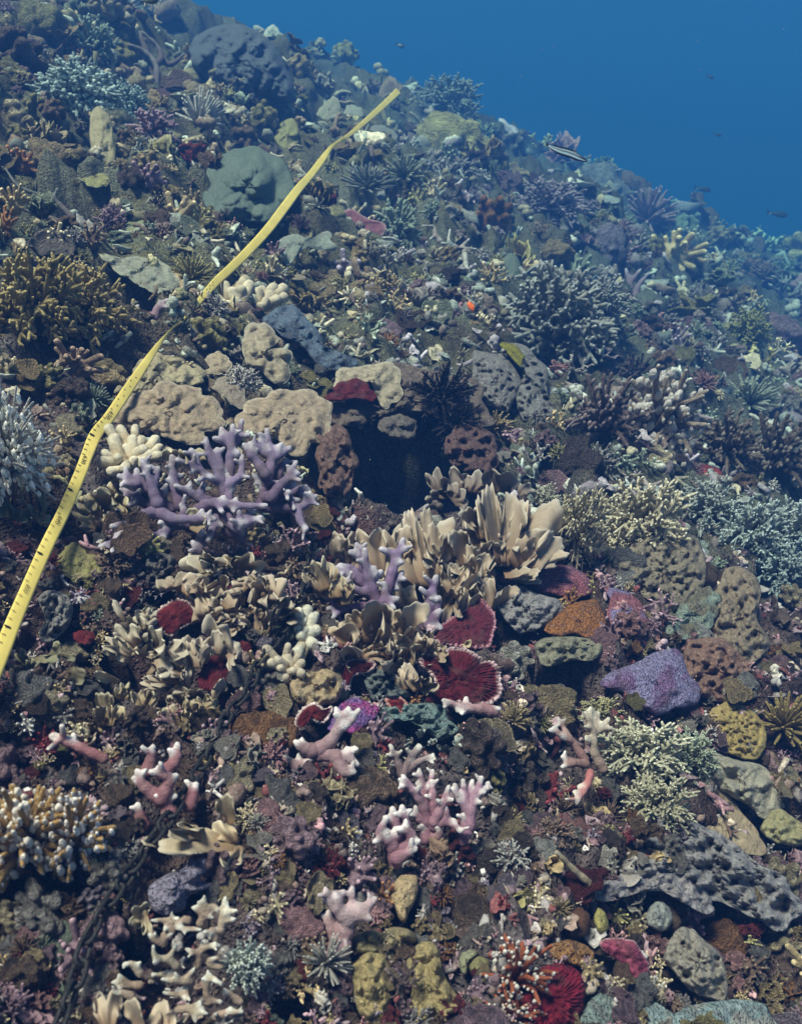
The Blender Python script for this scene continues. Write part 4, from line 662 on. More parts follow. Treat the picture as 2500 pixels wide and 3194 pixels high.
LEAF = [
 # label, crop, scale of widths, blades (base, tip, width), colour, rim
 ('leafy_coral', 'large tan leafy coral with upright lobed blades right of the purple coral', A9, .527, TAN, TRIM, [
  ((790, 640), (700, 245), 62), ((850, 560), (790, 255), 72), ((830, 720), (845, 335), 190), ((520, 640), (490, 375), 140), ((640, 560), (605, 355), 110), ((290, 640), (340, 405), 105), ((230, 600), (240, 425), 75),
  ((1140, 500), (1085, 235), 125), ((1155, 440), (1140, 200), 62), ((1280, 600), (1290, 175), 110), ((1250, 580), (1185, 110), 75), ((1370, 590), (1530, 225), 150), ((1330, 610), (1590, 450), 140), ((1380, 580), (1640, 540), 60), ((1260, 590), (1200, 430), 95),
  ((1050, 600), (1015, 360), 95), ((1050, 680), (1000, 465), 115), ((860, 720), (910, 540), 100), ((990, 760), (960, 530), 125), ((1080, 690), (1215, 540), 66), ((1270, 640), (1480, 560), 60), ((1300, 660), (1495, 640), 60), ((1200, 730), (1105, 590), 80), ((930, 830), (1105, 595), 85),
  ((1220, 860), (1265, 680), 80), ((950, 780), (985, 930), 60), ((1020, 890), (1070, 750), 75), ((720, 900), (740, 700), 160), ((930, 870), (940, 700), 140), ((1160, 830), (1130, 690), 110), ((700, 640), (680, 470), 110), ((600, 820), (640, 640), 120), ((400, 660), (420, 500), 90), ((950, 640), (930, 400), 90), ((1180, 520), (1210, 380), 70)]),
 ('leafy_coral', 'front tan leafy coral with scalloped blades above the maroon plates', A9, .527, (.39, .305, .22), TRIM, [
  ((490, 1050), (505, 790), 135), ((700, 1010), (700, 815), 145), ((650, 1140), (650, 965), 190), ((760, 1120), (760, 1000), 115), ((800, 1100), (885, 1045), 55), ((300, 1060), (330, 920), 190), ((250, 1000), (215, 935), 70), ((440, 1160), (480, 1020), 210), ((420, 1170), (280, 1095), 150), ((540, 1130), (560, 960), 120), ((860, 1110), (950, 1085), 110), ((620, 1040), (610, 900), 100), ((440, 960), (370, 850), 120), ((690, 1200), (640, 1080), 120)]),
 ('leafy_coral', 'left fringe of tan leafy blades behind the purple finger coral', A9, .527, (.38, .30, .20), (.52, .46, .36), [
  ((110, 850), (130, 770), 110), ((60, 680), (85, 590), 95), ((230, 740), (165, 540), 80), ((280, 790), (260, 630), 120), ((340, 830), (325, 690), 80), ((160, 820), (80, 780), 90), ((200, 680), (210, 560), 100), ((140, 700), (150, 600), 70)]),
 ('leafy_coral', 'small forked tan blade left of the frilled maroon plate', A9, .527, TAN, TRIM, [((770, 1330), (690, 1185), 60), ((750, 1340), (765, 1230), 150), ((740, 1320), (800, 1270), 70)]),
 ('leafy_coral', 'cream petal coral shaped like a pansy under the purple coral', A3, .4098, (.42, .36, .275), (.58, .53, .42), [((930, 310), (890, 140), 175), ((1070, 320), (1110, 160), 210), ((900, 310), (690, 240), 90), ((1100, 320), (1205, 320), 110), ((980, 330), (1000, 270), 120)]),
 ('leafy_coral', 'tan ruffled leafy coral along the left of the black chain', A3, .4098, (.38, .305, .225), TRIM, [
  ((640, 480), (700, 325), 140), ((770, 530), (890, 350), 95), ((790, 500), (760, 395), 90), ((830, 690), (745, 545), 175), ((880, 680), (960, 580), 240), ((870, 740), (1000, 690), 170), ((990, 650), (1160, 590), 140), ((985, 480), (950, 340), 60), ((1170, 450), (1085, 350), 140), ((1270, 480), (1225, 345), 110), ((1110, 580), (1112, 465), 62),
  ((1250, 620), (1390, 430), 210), ((1330, 590), (1490, 470), 190), ((1240, 780), (1250, 560), 105), ((1320, 700), (1440, 590), 80), ((1100, 760), (1165, 680), 110), ((1270, 810), (1260, 700), 60), ((1000, 560), (1080, 560), 60), ((1180, 640), (1220, 560), 120), ((1090, 700), (1060, 620), 150)]),
 ('leafy_coral', 'cream open-petalled leafy coral cupping a dark hole', A3, .4098, (.43, .375, .29), (.6, .55, .45), [((310, 930), (170, 740), 170), ((430, 930), (545, 790), 220), ((330, 970), (375, 840), 210), ((390, 790), (440, 690), 110), ((340, 740), (300, 605), 120), ((380, 690), (455, 630), 90), ((270, 980), (200, 930), 90), ((190, 990), (80, 885), 62), ((390, 1110), (555, 930), 50), ((250, 700), (230, 660), 70), ((210, 700), (130, 560), 46)]),
 ('leafy_coral', 'Y shaped tan forked blades around the deep maroon patch', A3, .4098, (.40, .335, .26), TRIM, [((960, 980), (1065, 750), 170), ((800, 1010), (895, 840), 115), ((1000, 950), (1070, 1040), 60), ((740, 1060), (720, 810), 110), ((660, 1070), (490, 1035), 110), ((690, 1160), (675, 960), 85), ((560, 1190), (370, 1115), 80), ((620, 1170), (435, 1105), 72), ((700, 1210), (610, 1130), 80), ((760, 1330), (760, 1200), 200), ((890, 1310), (930, 1140), 62), ((650, 1290), (640, 1180), 110)]),
 ('leafy_coral', 'olive tan leafy coral with short column blades, lower left of the chain', A3, .4098, (.40, .33, .21), (.52, .47, .36), [((180, 1170), (-10, 1105), 62), ((70, 1500), (70, 1220), 110), ((180, 1460), (205, 1350), 95), ((200, 1300), (210, 1170), 66), ((360, 1370), (325, 1230), 85), ((620, 1470), (590, 1330), 95), ((480, 1460), (560, 1350), 85), ((570, 1330), (580, 1280), 60), ((450, 1300), (470, 1240), 60), ((250, 1260), (260, 1200), 60), ((820, 1380), (820, 1270), 120), ((700, 1380), (720, 1290), 110), ((30, 1460), (-30, 1420), 60)]),
 ('leafy_coral', 'lone cream blade coral with two upright petals in the lower left', AL, .4684, (.50, .41, .28), (.62, .55, .43), [((1060, 190), (560, 110), 150), ((820, 150), (590, 60), 110), ((600, 170), (425, 165), 66), ((1010, 190), (960, 20), 130), ((990, 60), (1000, -140), 90), ((980, 30), (945, -110), 66), ((1050, 200), (1100, 330), 120)]),
 ('leafy_coral', 'three pale peach lobes at the bottom left edge', AL, .4684, (.48, .39, .29), (.58, .5, .4), [((170, 1440), (190, 1160), 150), ((370, 1440), (420, 1220), 100), ((500, 1440), (570, 1220), 130), ((440, 1440), (460, 1300), 110)]),
 ('leafy_coral', 'single cream lobe left of the lilac lump', AL, .4684, (.48, .42, .3), (.6, .56, .44), [((440, 700), (320, 640), 130), ((440, 640), (420, 810), 60)]),
 ('leafy_coral', 'olive tan leafy blades left of the purple coral, beside the tape', A12, .4098, (.36, .30, .19), (.52, .48, .36), [((830, 960), (770, 750), 150), ((860, 850), (880, 750), 70), ((760, 1010), (630, 870), 140), ((860, 940), (980, 850), 130), ((740, 1090), (600, 1040), 110), ((850, 1190), (760, 1180), 120), ((830, 1060), (780, 1000), 60), ((1330, 600), (1310, 470), 90), ((1400, 620), (1390, 470), 120), ((1500, 600), (1500, 490), 90), ((940, 1010), (990, 900), 130), ((1480, 1120), (1560, 960), 120)]),
 ('leafy_coral', 'curled green leafy blades at the left edge beside the tape', A12, .4098, (.25, .27, .17), (.42, .46, .34), [((100, 1040), (70, 840), 110), ((110, 1030), (180, 960), 90), ((290, 1040), (250, 900), 100), ((330, 1010), (355, 810), 46), ((300, 1060), (370, 990), 90)]),
 ('leafy_coral', 'dark olive ribbon blades left of the cream petals, by the tape end', AZ, .252, (.20, .19, .12), (.32, .30, .2), [((330, 1900), (200, 1720), 150), ((370, 1830), (700, 1740), 90), ((600, 1800), (800, 1700), 120), ((760, 1760), (940, 1800), 80), ((800, 2000), (1080, 1980), 160), ((340, 1960), (330, 1800), 150)]),
 ('frilled_coral', 'dark brown frilled coral ribbon at the cave mouth above the tan leafy coral', A9, .527, (.22, .18, .155), (.50, .44, .38), [((1010, 170), (985, 20), 130), ((1100, 170), (1120, 40), 170), ((1230, 170), (1290, 20), 150), ((1330, 190), (1360, 90), 130), ((900, 210), (830, 150), 120), ((970, 220), (1060, 150), 150), ((900, 170), (850, 30), 80), ((940, 200), (930, 120), 120)]),
 ('leafy_coral', 'small pale leaf cluster on the far right of the teal crust', A7, .4098, (.30, .33, .30), (.5, .5, .44), [((1060, 440), (1010, 370), 70), ((1040, 450), (1110, 390), 70), ((960, 500), (960, 410), 70), ((860, 420), (840, 370), 60), ((900, 560), (940, 560), 50), ((700, 400), (640, 380), 60), ((760, 370), (740, 300), 60)]),
]
BUSH = [
 # label, centre x, y, width, height, kind, tint, cat
 ('bushy_coral', 'white-grey bushy coral covering the left edge beside the tape', 35, 1420, 300, 460, 'mass', (.62, .60, .54)),
 ('bushy_coral', 'olive gold bushy coral with pale tips at the upper left edge', 110, 965, 300, 280, 'acro', (.36, .30, .14)),
 ('bushy_coral', 'olive gold bushy coral spreading toward the dark shelf gap', 270, 970, 260, 240, 'acro', (.37, .30, .15)),
 ('bushy_coral', 'pale blue-green bushy coral on the upper left reef', 250, 300, 260, 150, 'fine', (.36, .43, .40)),
 ('bushy_coral', 'small blue-green bushy coral next to the larger one, upper left', 400, 320, 130, 90, 'fine', (.32, .40, .38)),
 ('bushy_coral', 'dense grey-teal bushy coral in the haze, right of the orange fish', 1710, 1010, 330, 270, 'acro', (.27, .29, .30)),
 ('bushy_coral', 'grey-teal bushy coral at the right shoulder of the dense hazy one', 1850, 950, 180, 150, 'acro', (.29, .31, .32)),
 ('bushy_coral', 'narrow cream bushy coral right of the tan leafy coral', 1775, 1640, 160, 270, 'acro', (.60, .56, .43)),
 ('bushy_coral', 'small cream tuft at the foot of the narrow cream bushy coral', 1800, 1700, 110, 110, 'acro', (.60, .54, .40)),
 ('bushy_coral', 'pale tuft behind the frilled brown ribbon', 1690, 1560, 100, 90, 'acro', (.55, .55, .46)),
 ('bushy_coral', 'wide cream bushy coral between the narrow one and the blue ones', 1970, 1620, 240, 250, 'acro', (.60, .56, .44)),
 ('bushy_coral', 'low cream tuft hanging under the wide cream bushy coral', 1960, 1700, 170, 110, 'acro', (.58, .53, .40)),
 ('bushy_coral', 'pale blue bushy coral with white tips behind the rock pinnacle', 2180, 1580, 180, 160, 'acro', (.38, .42, .42)),
 ('bushy_coral', 'blue-grey bushy coral, left half of the pair at the right edge', 2300, 1660, 190, 220, 'acro', (.40, .47, .48)),
 ('bushy_coral', 'blue-grey bushy coral, outermost at the right edge', 2420, 1660, 180, 220, 'acro', (.40, .47, .49)),
 ('bushy_coral', 'lower blue-grey bushy coral above a black hollow at the right edge', 2410, 1770, 180, 160, 'acro', (.32, .40, .42)),
 ('bushy_coral', 'low greenish cream spiky coral behind the cream forked twig', 1980, 2330, 260, 170, 'acro', (.54, .54, .43)),
 ('bushy_coral', 'pale mint bushy coral at the right end of the low spiky coral', 2130, 2340, 150, 170, 'acro', (.40, .46, .38)),
 ('bushy_coral', 'small yellow-tipped spiky sprig under the lavender sponge', 1870, 2215, 140, 80, 'acro', (.42, .40, .24)),
 ('bushy_coral', 'cream star-shaped spiky coral overhanging a black hole', 2030, 2490, 210, 150, 'acro', (.44, .43, .33)),
 ('bushy_coral', 'yellow brown spiky coral at the right edge', 2430, 2240, 190, 150, 'spiky', (.36, .27, .12)),
 ('bushy_coral', 'spiky grey coral with pale needles right of the tape', 1145, 575, 160, 90, 'spiky', (.30, .32, .32)),
 ('bushy_coral', 'pale cream spiky coral beside the grey needle coral', 1260, 540, 140, 90, 'spiky', (.44, .46, .40)),
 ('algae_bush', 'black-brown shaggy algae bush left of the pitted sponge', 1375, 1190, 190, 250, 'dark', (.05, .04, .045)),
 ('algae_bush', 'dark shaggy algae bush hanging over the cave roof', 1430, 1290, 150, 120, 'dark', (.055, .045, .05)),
 ('cauliflower_coral', 'brown cauliflower coral with bright white knobs on the right', 2030, 1300, 260, 250, 'knob', (.34, .27, .22)),
 ('cauliflower_coral', 'dark mauve cauliflower coral between pitted sponge and white knobbed one', 1860, 1310, 220, 230, 'knobdark', (.20, .15, .15)),
 ('cauliflower_coral', 'white tipped orange-brown cauliflower coral at the lower left edge', 110, 2560, 260, 330, 'knobwhite', (.52, .36, .17)),
 ('cauliflower_coral', 'right half of the white tipped orange-brown coral, under the pink rod', 240, 2570, 220, 280, 'knobwhite', (.52, .37, .19)),
 ('cauliflower_coral', 'rust red coral with clusters of white knobs beside the wine red ball', 1600, 2990, 190, 260, 'rust', (.40, .12, .055)),
 ('cauliflower_coral', 'lower rust red stems with white knobs at the bottom edge', 1590, 3150, 190, 120, 'rust', (.40, .12, .055)),
 ('bushy_coral', 'pale teal finger tuft beside the cream antler coral, bottom left', 770, 2980, 140, 170, 'fine', (.55, .60, .54)),
 ('bushy_coral', 'small white twiggy coral on the tan shelves', 755, 1190, 110, 80, 'fine', (.48, .45, .42)),
 ('bushy_coral', 'yellow twig coral above the tape, left of it', 600, 855, 130, 100, 'spiky', (.46, .41, .2)),
 ('bushy_coral', 'hazy branching thicket above the end of the tape, open water behind', 1385, 330, 190, 130, 'acro', (.30, .34, .33)),
 ('bushy_coral', 'hazy lilac thicket on the right slope below the striped fish', 1720, 640, 230, 120, 'acro', (.34, .29, .36)),
 ('bushy_coral', 'yellow-green tufted coral on the far right slope', 2310, 1040, 130, 130, 'acro', (.36, .36, .18)),
 ('bushy_coral', 'fan of pale upright sticks on the right slope', 2320, 1240, 160, 120, 'spiky', (.34, .38, .34)),
 ('bushy_coral', 'dim brown bush at the right edge above the blue-grey corals', 2380, 1420, 230, 220, 'knobdark', (.16, .13, .11)),
 ('bushy_coral', 'tall dark brown bush on the right slope above the red ball', 2240, 1390, 200, 180, 'knobdark', (.16, .13, .11)),
]
KNOBS = [
 ('finger_coral', 'cream knob coral with fat rounded fingers beside the tape kink', A12, .4098, (980, 620), 46, (.55, .44, .28), (.74, .66, .50), [(830, 335), (920, 340), (1030, 330), (1080, 420), (960, 480), (1180, 420), (1210, 480), (800, 530), (900, 555), (1140, 540), (1020, 575), (950, 640), (850, 660), (870, 420), (1090, 600), (780, 590), (1010, 420), (1210, 540), (1090, 500)]),
 ('finger_coral', 'cream finger coral behind the blue-grey sponge, right of the tape', AV, .4098, (480, 1160), 42, (.50, .40, .25), (.70, .60, .44), [(500, 1010), (530, 990), (615, 975), (690, 980), (700, 1040), (520, 1120), (455, 1050), (640, 1060), (560, 1070), (590, 1030)]),
 ('finger_coral', 'tall cream knob columns touching the right side of the tape', AV, .4098, (330, 1160), 46, (.46, .37, .24), (.66, .58, .42), [(250, 955), (400, 915), (430, 960), (175, 1045), (40, 1055), (300, 1010), (370, 990), (330, 1080), (120, 1100)]),
 ('finger_coral', 'pale cream nodular coral column left of the tan leafy coral', A9, .527, (110, 1010), 34, (.48, .42, .30), (.68, .64, .52), [(60, 870), (110, 860), (160, 890), (90, 920), (140, 910), (50, 970), (100, 980), (70, 1010), (130, 990), (50, 1110), (60, 1170), (20, 1200), (140, 1060), (160, 980)]),
 ('finger_coral', 'lumpy tan nodule heap right of the black chain', A3, .4098, (1450, 1080), 40, (.42, .33, .22), (.58, .50, .38), [(1300, 920), (1460, 890), (1380, 1000), (1450, 980), (1540, 960), (1560, 1020), (1400, 1060), (1500, 1080), (1560, 1100), (1330, 1020), (1440, 1130)]),
]
TAPE = [(-70, 2215, 62), (0, 2048, 54), (40, 1948, 50), (98, 1812, 45), (148, 1700, 43), (199, 1597, 41), (250, 1478, 38), (270, 1425, 37), (298, 1358, 40), (340, 1303, 36), (408, 1202, 33), (450, 1140, 27), (487, 1086, 18), (525, 1038, 7), (548, 1016, 5), (571, 1000, 8), (622, 939, 19), (673, 880, 26), (752, 806, 29), (830, 722, 30), (885, 650, 30), (930, 590, 27), (969, 545, 23), (1003, 500, 21), (1030, 462, 12), (1058, 440, 10), (1092, 418, 14), (1174, 348, 19), (1243, 283, 22)]
CHAIN = [(1583, 490), (1584, 600), (1592, 670), (1575, 740), (1540, 790), (1536, 865), (1505, 905), (1498, 985), (1440, 1030), (1380, 1080), (1312, 1160), (1300, 1245), (1200, 1330), (1080, 1500), (985, 1650), (968, 1735), (950, 1830), (900, 1940), (850, 2010), (800, 2080), (770, 2160), (705, 2240), (680, 2320), (640, 2370), (600, 2440), (520, 2560), (420, 2700), (330, 2830), (270, 2940), (246, 3030), (214, 3120), (170, 3240)]

# ------------------------------------------------------------------ water haze
HAZE_DENSITY, HAZE_COL, HAZE_ABS = .120, (.021, .078, .255), (.30, .62, .70)
bx0, bx1, by0, by1, bz0, bz1 = -75., 80., -6., 90., -95., 2.4
mb = MB(); c8 = np.array([[x, y, z] for x in (bx0, bx1) for y in (by0, by1) for z in (bz0, bz1)])
mb.add(c8, np.array([[0, 1, 3, 2], [4, 6, 7, 5], [0, 4, 5, 1], [2, 3, 7, 6], [0, 2, 6, 4], [1, 5, 7, 3]]), (1, 1, 1))
hm = bpy.data.materials.new('sea_water'); hm.use_nodes = True; ht = hm.node_tree; ht.nodes.remove(ht.nodes['Principled BSDF'])
pv = ht.nodes.new('ShaderNodeVolumePrincipled'); pv.inputs['Density'].default_value = HAZE_DENSITY
pv.inputs['Color'].default_value = (*HAZE_COL, 1); pv.inputs['Absorption Color'].default_value = (*HAZE_ABS, 1); pv.inputs['Anisotropy'].default_value = .0
ht.links.new(pv.outputs[0], ht.nodes['Material Output'].inputs['Volume'])
hz = mb.obj('haze', hm, smooth=False); tag(hz, None, None, kind='stuff')

# ------------------------------------------------------------------ footprints of the colonies
def foot(b, k=.5, d=.08):
    x0, y0, x1, y1 = b; p = gp((x0 + x1) / 2, y0 + (y1 - y0) * .7)[0]; t = float(hit((x0 + x1) / 2, y0 + (y1 - y0) * .7)[0])
    CARVE.append((p[0], p[1], max(x1 - x0, 20) * k * t / FOC, max(y1 - y0, 20) * k * 1.2 * t / FOC, d))
OCC = []             # boxes in photograph points already taken by a colony
for d in DOMES + PLATES:
    b = bbox(d[4]); foot(b, .5, .08)
    k_ = .12 if d[0] in ('reef_rock', 'encrusting_sponge', 'mound_coral', 'brain_coral') else 0
    if 'slab' not in d[1] and 'rock rib' not in d[1]: OCC.append((b[0] + k_ * (b[2] - b[0]), b[1] + k_ * (b[3] - b[1]), b[2] - k_ * (b[2] - b[0]), b[3] - k_ * (b[3] - b[1])))
for d in BRANCH:
    b = bbox([p for g in d[8] for s in g for p in s]); OCC.append(b); foot(b, .55, .10)
for d in LEAF:
    b = bbox(d[2](*[p for bl in d[6] for p in bl[:2]])); OCC.append(b); foot(b, .5, .09)
for d in BUSH: b = (d[2] - d[4] / 2, d[3] - d[5] / 2, d[2] + d[4] / 2, d[3] + d[5] / 2); OCC.append(b)
for d in KNOBS: OCC.append(bbox(d[2](*d[8]))); foot(OCC[-1], .5, .08)
def calm(x, y):
    r = np.ones_like(x)
    for (a, b, rx, ry, d) in CARVE:
        m = (np.abs(x - a) < 2 * rx) & (np.abs(y - b) < 2 * ry)
        if m.any():
            q = ((x[m] - a) / rx) ** 2 + ((y[m] - b) / ry) ** 2; r[m] = np.minimum(r[m], 1 - .75 * np.exp(-q * q))
    return r
def hfull(x, y):
    z = dig(x, y, hlow(x, y))
    k = np.zeros_like(z)
    for (a, b, rx, ry, d) in CARVE:
        m = (np.abs(x - a) < 2.2 * rx) & (np.abs(y - b) < 2.2 * ry)
        if m.any():
            q = ((x[m] - a) / rx) ** 2 + ((y[m] - b) / ry) ** 2; k[m] = np.maximum(k[m], d * np.exp(-q * q))
    return z - k

# ------------------------------------------------------------------ reef rock ground, one sheet out to where the water hides it
NR, NCOL = 600, 420
yy = np.concatenate([np.linspace(-3.5, .25, 30, endpoint=False), .25 + np.geomspace(.02, 70, NR) - .02])
ff = np.linspace(-1, 1, NCOL); ff = np.sign(ff) * (np.abs(ff) * .62 + .38 * np.abs(ff) ** 5)
XX = ff[None] * (1.75 + .85 * np.maximum(yy, 0))[:, None]; YY = np.repeat(yy[:, None], NCOL, 1)
Z = hfull(XX.ravel(), YY.ravel()).reshape(XX.shape)
Pq = np.stack([XX, YY, Z], -1)
amp = np.clip(.6 + YY * .17, .6, 2.0)
cm_ = calm(XX.ravel(), YY.ravel()).reshape(XX.shape); det = detail(Pq) * cm_
jx = .034 * vn3(Pq * 11, 45) + .012 * vn3(Pq * 33, 46); jy = .034 * vn3(Pq * 11, 47) + .012 * vn3(Pq * 33, 48)
lip = np.zeros_like(XX)
for (pa, pb, rx, ry, dd) in PITS[2:]:
    r_ = np.sqrt(((XX - pa) / rx) ** 2 + ((YY - pb) / ry) ** 2); lip = np.maximum(lip, ry * .5 * np.exp(-((r_ - 1.12) / .22) ** 2) * np.clip((YY - pb) / ry, 0, 1))
Pq[..., 1] -= lip; Pq[..., 2] += lip * .12
V = Pq + amp[..., None] * np.stack([jx, jy, 0 * det], -1); V[..., 2] += det
wts = np.stack([fbm3(Pq, 3.5, 3, 60 + i) for i in range(6)], -1); wts[..., 3] -= .35; wts = np.exp(wts * 5); wts /= wts.sum(-1, keepdims=True)
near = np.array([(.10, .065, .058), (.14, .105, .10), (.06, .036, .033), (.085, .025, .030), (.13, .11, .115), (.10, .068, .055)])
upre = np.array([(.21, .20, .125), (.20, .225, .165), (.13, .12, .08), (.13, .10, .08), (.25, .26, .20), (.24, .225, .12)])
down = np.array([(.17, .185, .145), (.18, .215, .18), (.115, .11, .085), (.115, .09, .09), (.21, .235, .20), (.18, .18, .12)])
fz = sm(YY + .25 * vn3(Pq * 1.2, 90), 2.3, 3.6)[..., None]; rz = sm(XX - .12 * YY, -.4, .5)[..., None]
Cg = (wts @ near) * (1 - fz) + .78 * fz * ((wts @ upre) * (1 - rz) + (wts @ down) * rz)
mb = MB(); mb.add(V.reshape(-1, 3), grid_faces(len(yy), NCOL), Cg.reshape(-1, 3))
tag(mb.obj('reef_ground', M_ROCK), None, None, kind='structure')

# ------------------------------------------------------------------ outlined bodies and shelves
def seat(o, fr):
    return o
def solid(rec, i, lift):
    name, label, cat, group, poly, h, col, mat, op = rec
    fr = Frame(*bbox(poly), ks=op.get('ks', .8 if 'plate' not in op else .75), lift=lift)
    op = {k: v for k, v in op.items() if k != 'ks'}; op.setdefault('seed', i + 1)
    V, F, C = dome(fr, poly, h, col, **op)
    if 'rim' in op and op.get('plate'):
        # the pale rim is a part of its own
        n, m = dome_res(poly, op.get('ridges', (0,))[0]); th = empty(name, fr.base); tag(th, label, cat, group)
        mb = MB(); mb.add(V, F, C); pl = mb.obj('plate', mat, th, fr.base)
        ring = V[(m - 1) * n:m * n]; u = fr.u; rg = np.random.default_rng(i); k = 6
        out = nrm(ring - ring.mean(0)); nx = nrm(np.roll(ring, -1, 0) - np.roll(ring, 1, 0)); up = np.cross(out, nx)
        rr = u * op['plate'] * ((.25 + 1.25 * rg.random(n) ** 2) if mat is M_MAROON else (.14 + .16 * rg.random(n)))
        a = np.arange(k) * 2 * np.pi / k
        W = ring[:, None] + rr[:, None, None] * (np.cos(a)[None, :, None] * out[:, None] + np.sin(a)[None, :, None] * up[:, None])
        Fq = grid_faces(n, k, True); j = np.arange(k); jj = (j + 1) % k
        Fq = np.vstack([Fq, np.stack([(n - 1) * k + j, (n - 1) * k + jj, jj, j], 1)])
        mb = MB(); mb.add(W.reshape(-1, 3), Fq, op['rim']); mb.obj('rim', mat, pl, fr.base)
    else:
        mb = MB(); mb.add(V, F, C); o = mb.obj(name, mat, None, fr.base); o.location = fr.base; tag(o, label, cat, group)
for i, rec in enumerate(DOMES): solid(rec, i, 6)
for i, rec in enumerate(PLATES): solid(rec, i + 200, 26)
# the olive patch on the sponge column
fr = Frame(*bbox([r for r in DOMES if 'olive patch on' in r[1]][0][4]), ks=.8, lift=86)
mb = MB(); mb.add(*dome(fr, A6((872, 352), (920, 338), (985, 345), (1045, 385), (1092, 460), (1062, 548), (1000, 500), (930, 415)), 16, (.28, .25, .03), rough=.12, nsc=20))
o = mb.obj('encrusting_sponge', M_SPONGE, None, fr.base); o.location = fr.base; tag(o, 'olive yellow crust patch on the shoulder of the pitted sponge column', 'sponge')
# bare sand
poly = [(2110, 2470), (2160, 2400), (2260, 2470), (2330, 2555), (2395, 2650), (2345, 2668), (2250, 2625), (2150, 2545)]
fr = Frame(*bbox(poly), ks=1, lift=34)
mb = MB(); mb.add(*dome(fr, poly, 12, (.40, .31, .205), rough=.3, nsc=60)); tag(mb.obj('sand', M_PLATE), None, None, kind='structure')

# ------------------------------------------------------------------ fused branching corals
def submesh(V, F, C):
    use = np.unique(np.concatenate([f.ravel() for f in F])); mp = np.zeros(len(V), int); mp[use] = np.arange(len(use)); m = MB(); m.add(V[use], [mp[f] for f in F if len(f)], C[use]); return m
def islands(F, n):
    lab = np.arange(n)
    for _ in range(60):
        old = lab.copy()
        for f in F:
            if len(f): lo = lab[f].min(1); np.minimum.at(lab, f.ravel(), np.repeat(lo, f.shape[1]))
        if (old == lab).all(): break
    ids = np.unique(np.concatenate([lab[f[:, 0]] for f in F if len(f)])) if any(len(f) for f in F) else []
    return [[f[lab[f[:, 0]] == i] for f in F] for i in ids]
for i, (name, label, cat, group, (r0, r1), col, tip, vox, groups) in enumerate(BRANCH):
    b = bbox([p for g in groups for s in g for p in s]); fr = Frame(*b, ks=.38, lift=55)
    th = empty(name, fr.base); tag(th, label, cat, group)
    for j, g in enumerate(groups):
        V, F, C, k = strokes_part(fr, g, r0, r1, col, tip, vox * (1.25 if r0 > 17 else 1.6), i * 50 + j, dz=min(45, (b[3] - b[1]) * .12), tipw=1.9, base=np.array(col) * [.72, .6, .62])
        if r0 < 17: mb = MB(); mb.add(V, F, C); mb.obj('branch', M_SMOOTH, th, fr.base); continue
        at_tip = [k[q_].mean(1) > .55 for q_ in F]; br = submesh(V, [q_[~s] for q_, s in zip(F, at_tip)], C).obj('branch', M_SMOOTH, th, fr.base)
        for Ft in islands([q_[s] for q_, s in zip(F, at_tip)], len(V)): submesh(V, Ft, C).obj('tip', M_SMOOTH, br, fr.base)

# ------------------------------------------------------------------ leafy corals
for i, (name, label, f, s, col, rim, blades) in enumerate(LEAF):
    rg = np.random.default_rng(900 + i); b = bbox(f(*[p for bl in blades for p in bl[:2]]))
    fr = Frame(*b, ks=.5, lift=40); th = empty(name, fr.base); tag(th, label, 'coral')
    for j, (p, q_, wd) in enumerate(blades):
        yaw = float(np.clip(rg.normal() * .6, -1.05, 1.05)); w_ = wd * s
        L = np.linalg.norm(np.array(f(p)[0][:2]) - np.array(f(q_)[0][:2]))
        P0, P1 = np.array(f(p)[0][:2]), np.array(f(q_)[0][:2]); sd = np.array([-(P1 - P0)[1], (P1 - P0)[0]]) / L
        def blade(p0, p1, wd_, dd, yw, sd_):
            kl = int(np.clip(round(wd_ / max(20, np.linalg.norm(p1 - p0)) * 2.0 + rg.normal() * .7), 1, 4))
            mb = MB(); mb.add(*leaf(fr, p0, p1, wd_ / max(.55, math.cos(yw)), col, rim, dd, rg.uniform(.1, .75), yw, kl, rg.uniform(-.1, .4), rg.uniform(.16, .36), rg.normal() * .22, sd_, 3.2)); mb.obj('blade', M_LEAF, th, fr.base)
        blade(P0, P1, w_ * 1.45, rg.uniform(-18, 26), yaw, i * 100 + j)
        if L > 24 and w_ > 26 and i < 9:        # a second, shorter blade crowding behind or beside it
            k = rg.choice([-1, 1]) * w_ * rg.uniform(.35, .75)
            for _ in range(2):
              k = rg.choice([-1, 1]) * w_ * rg.uniform(.3, .9)
              blade(P0 + sd * k * .5, P0 + (P1 - P0) * rg.uniform(.55, .95) + sd * k * 1.2, w_ * rg.uniform(.7, 1.25), rg.uniform(-50, 40), float(np.clip(rg.normal() * .8, -1.2, 1.2)), i * 100 + j + 50 + 25 * _)

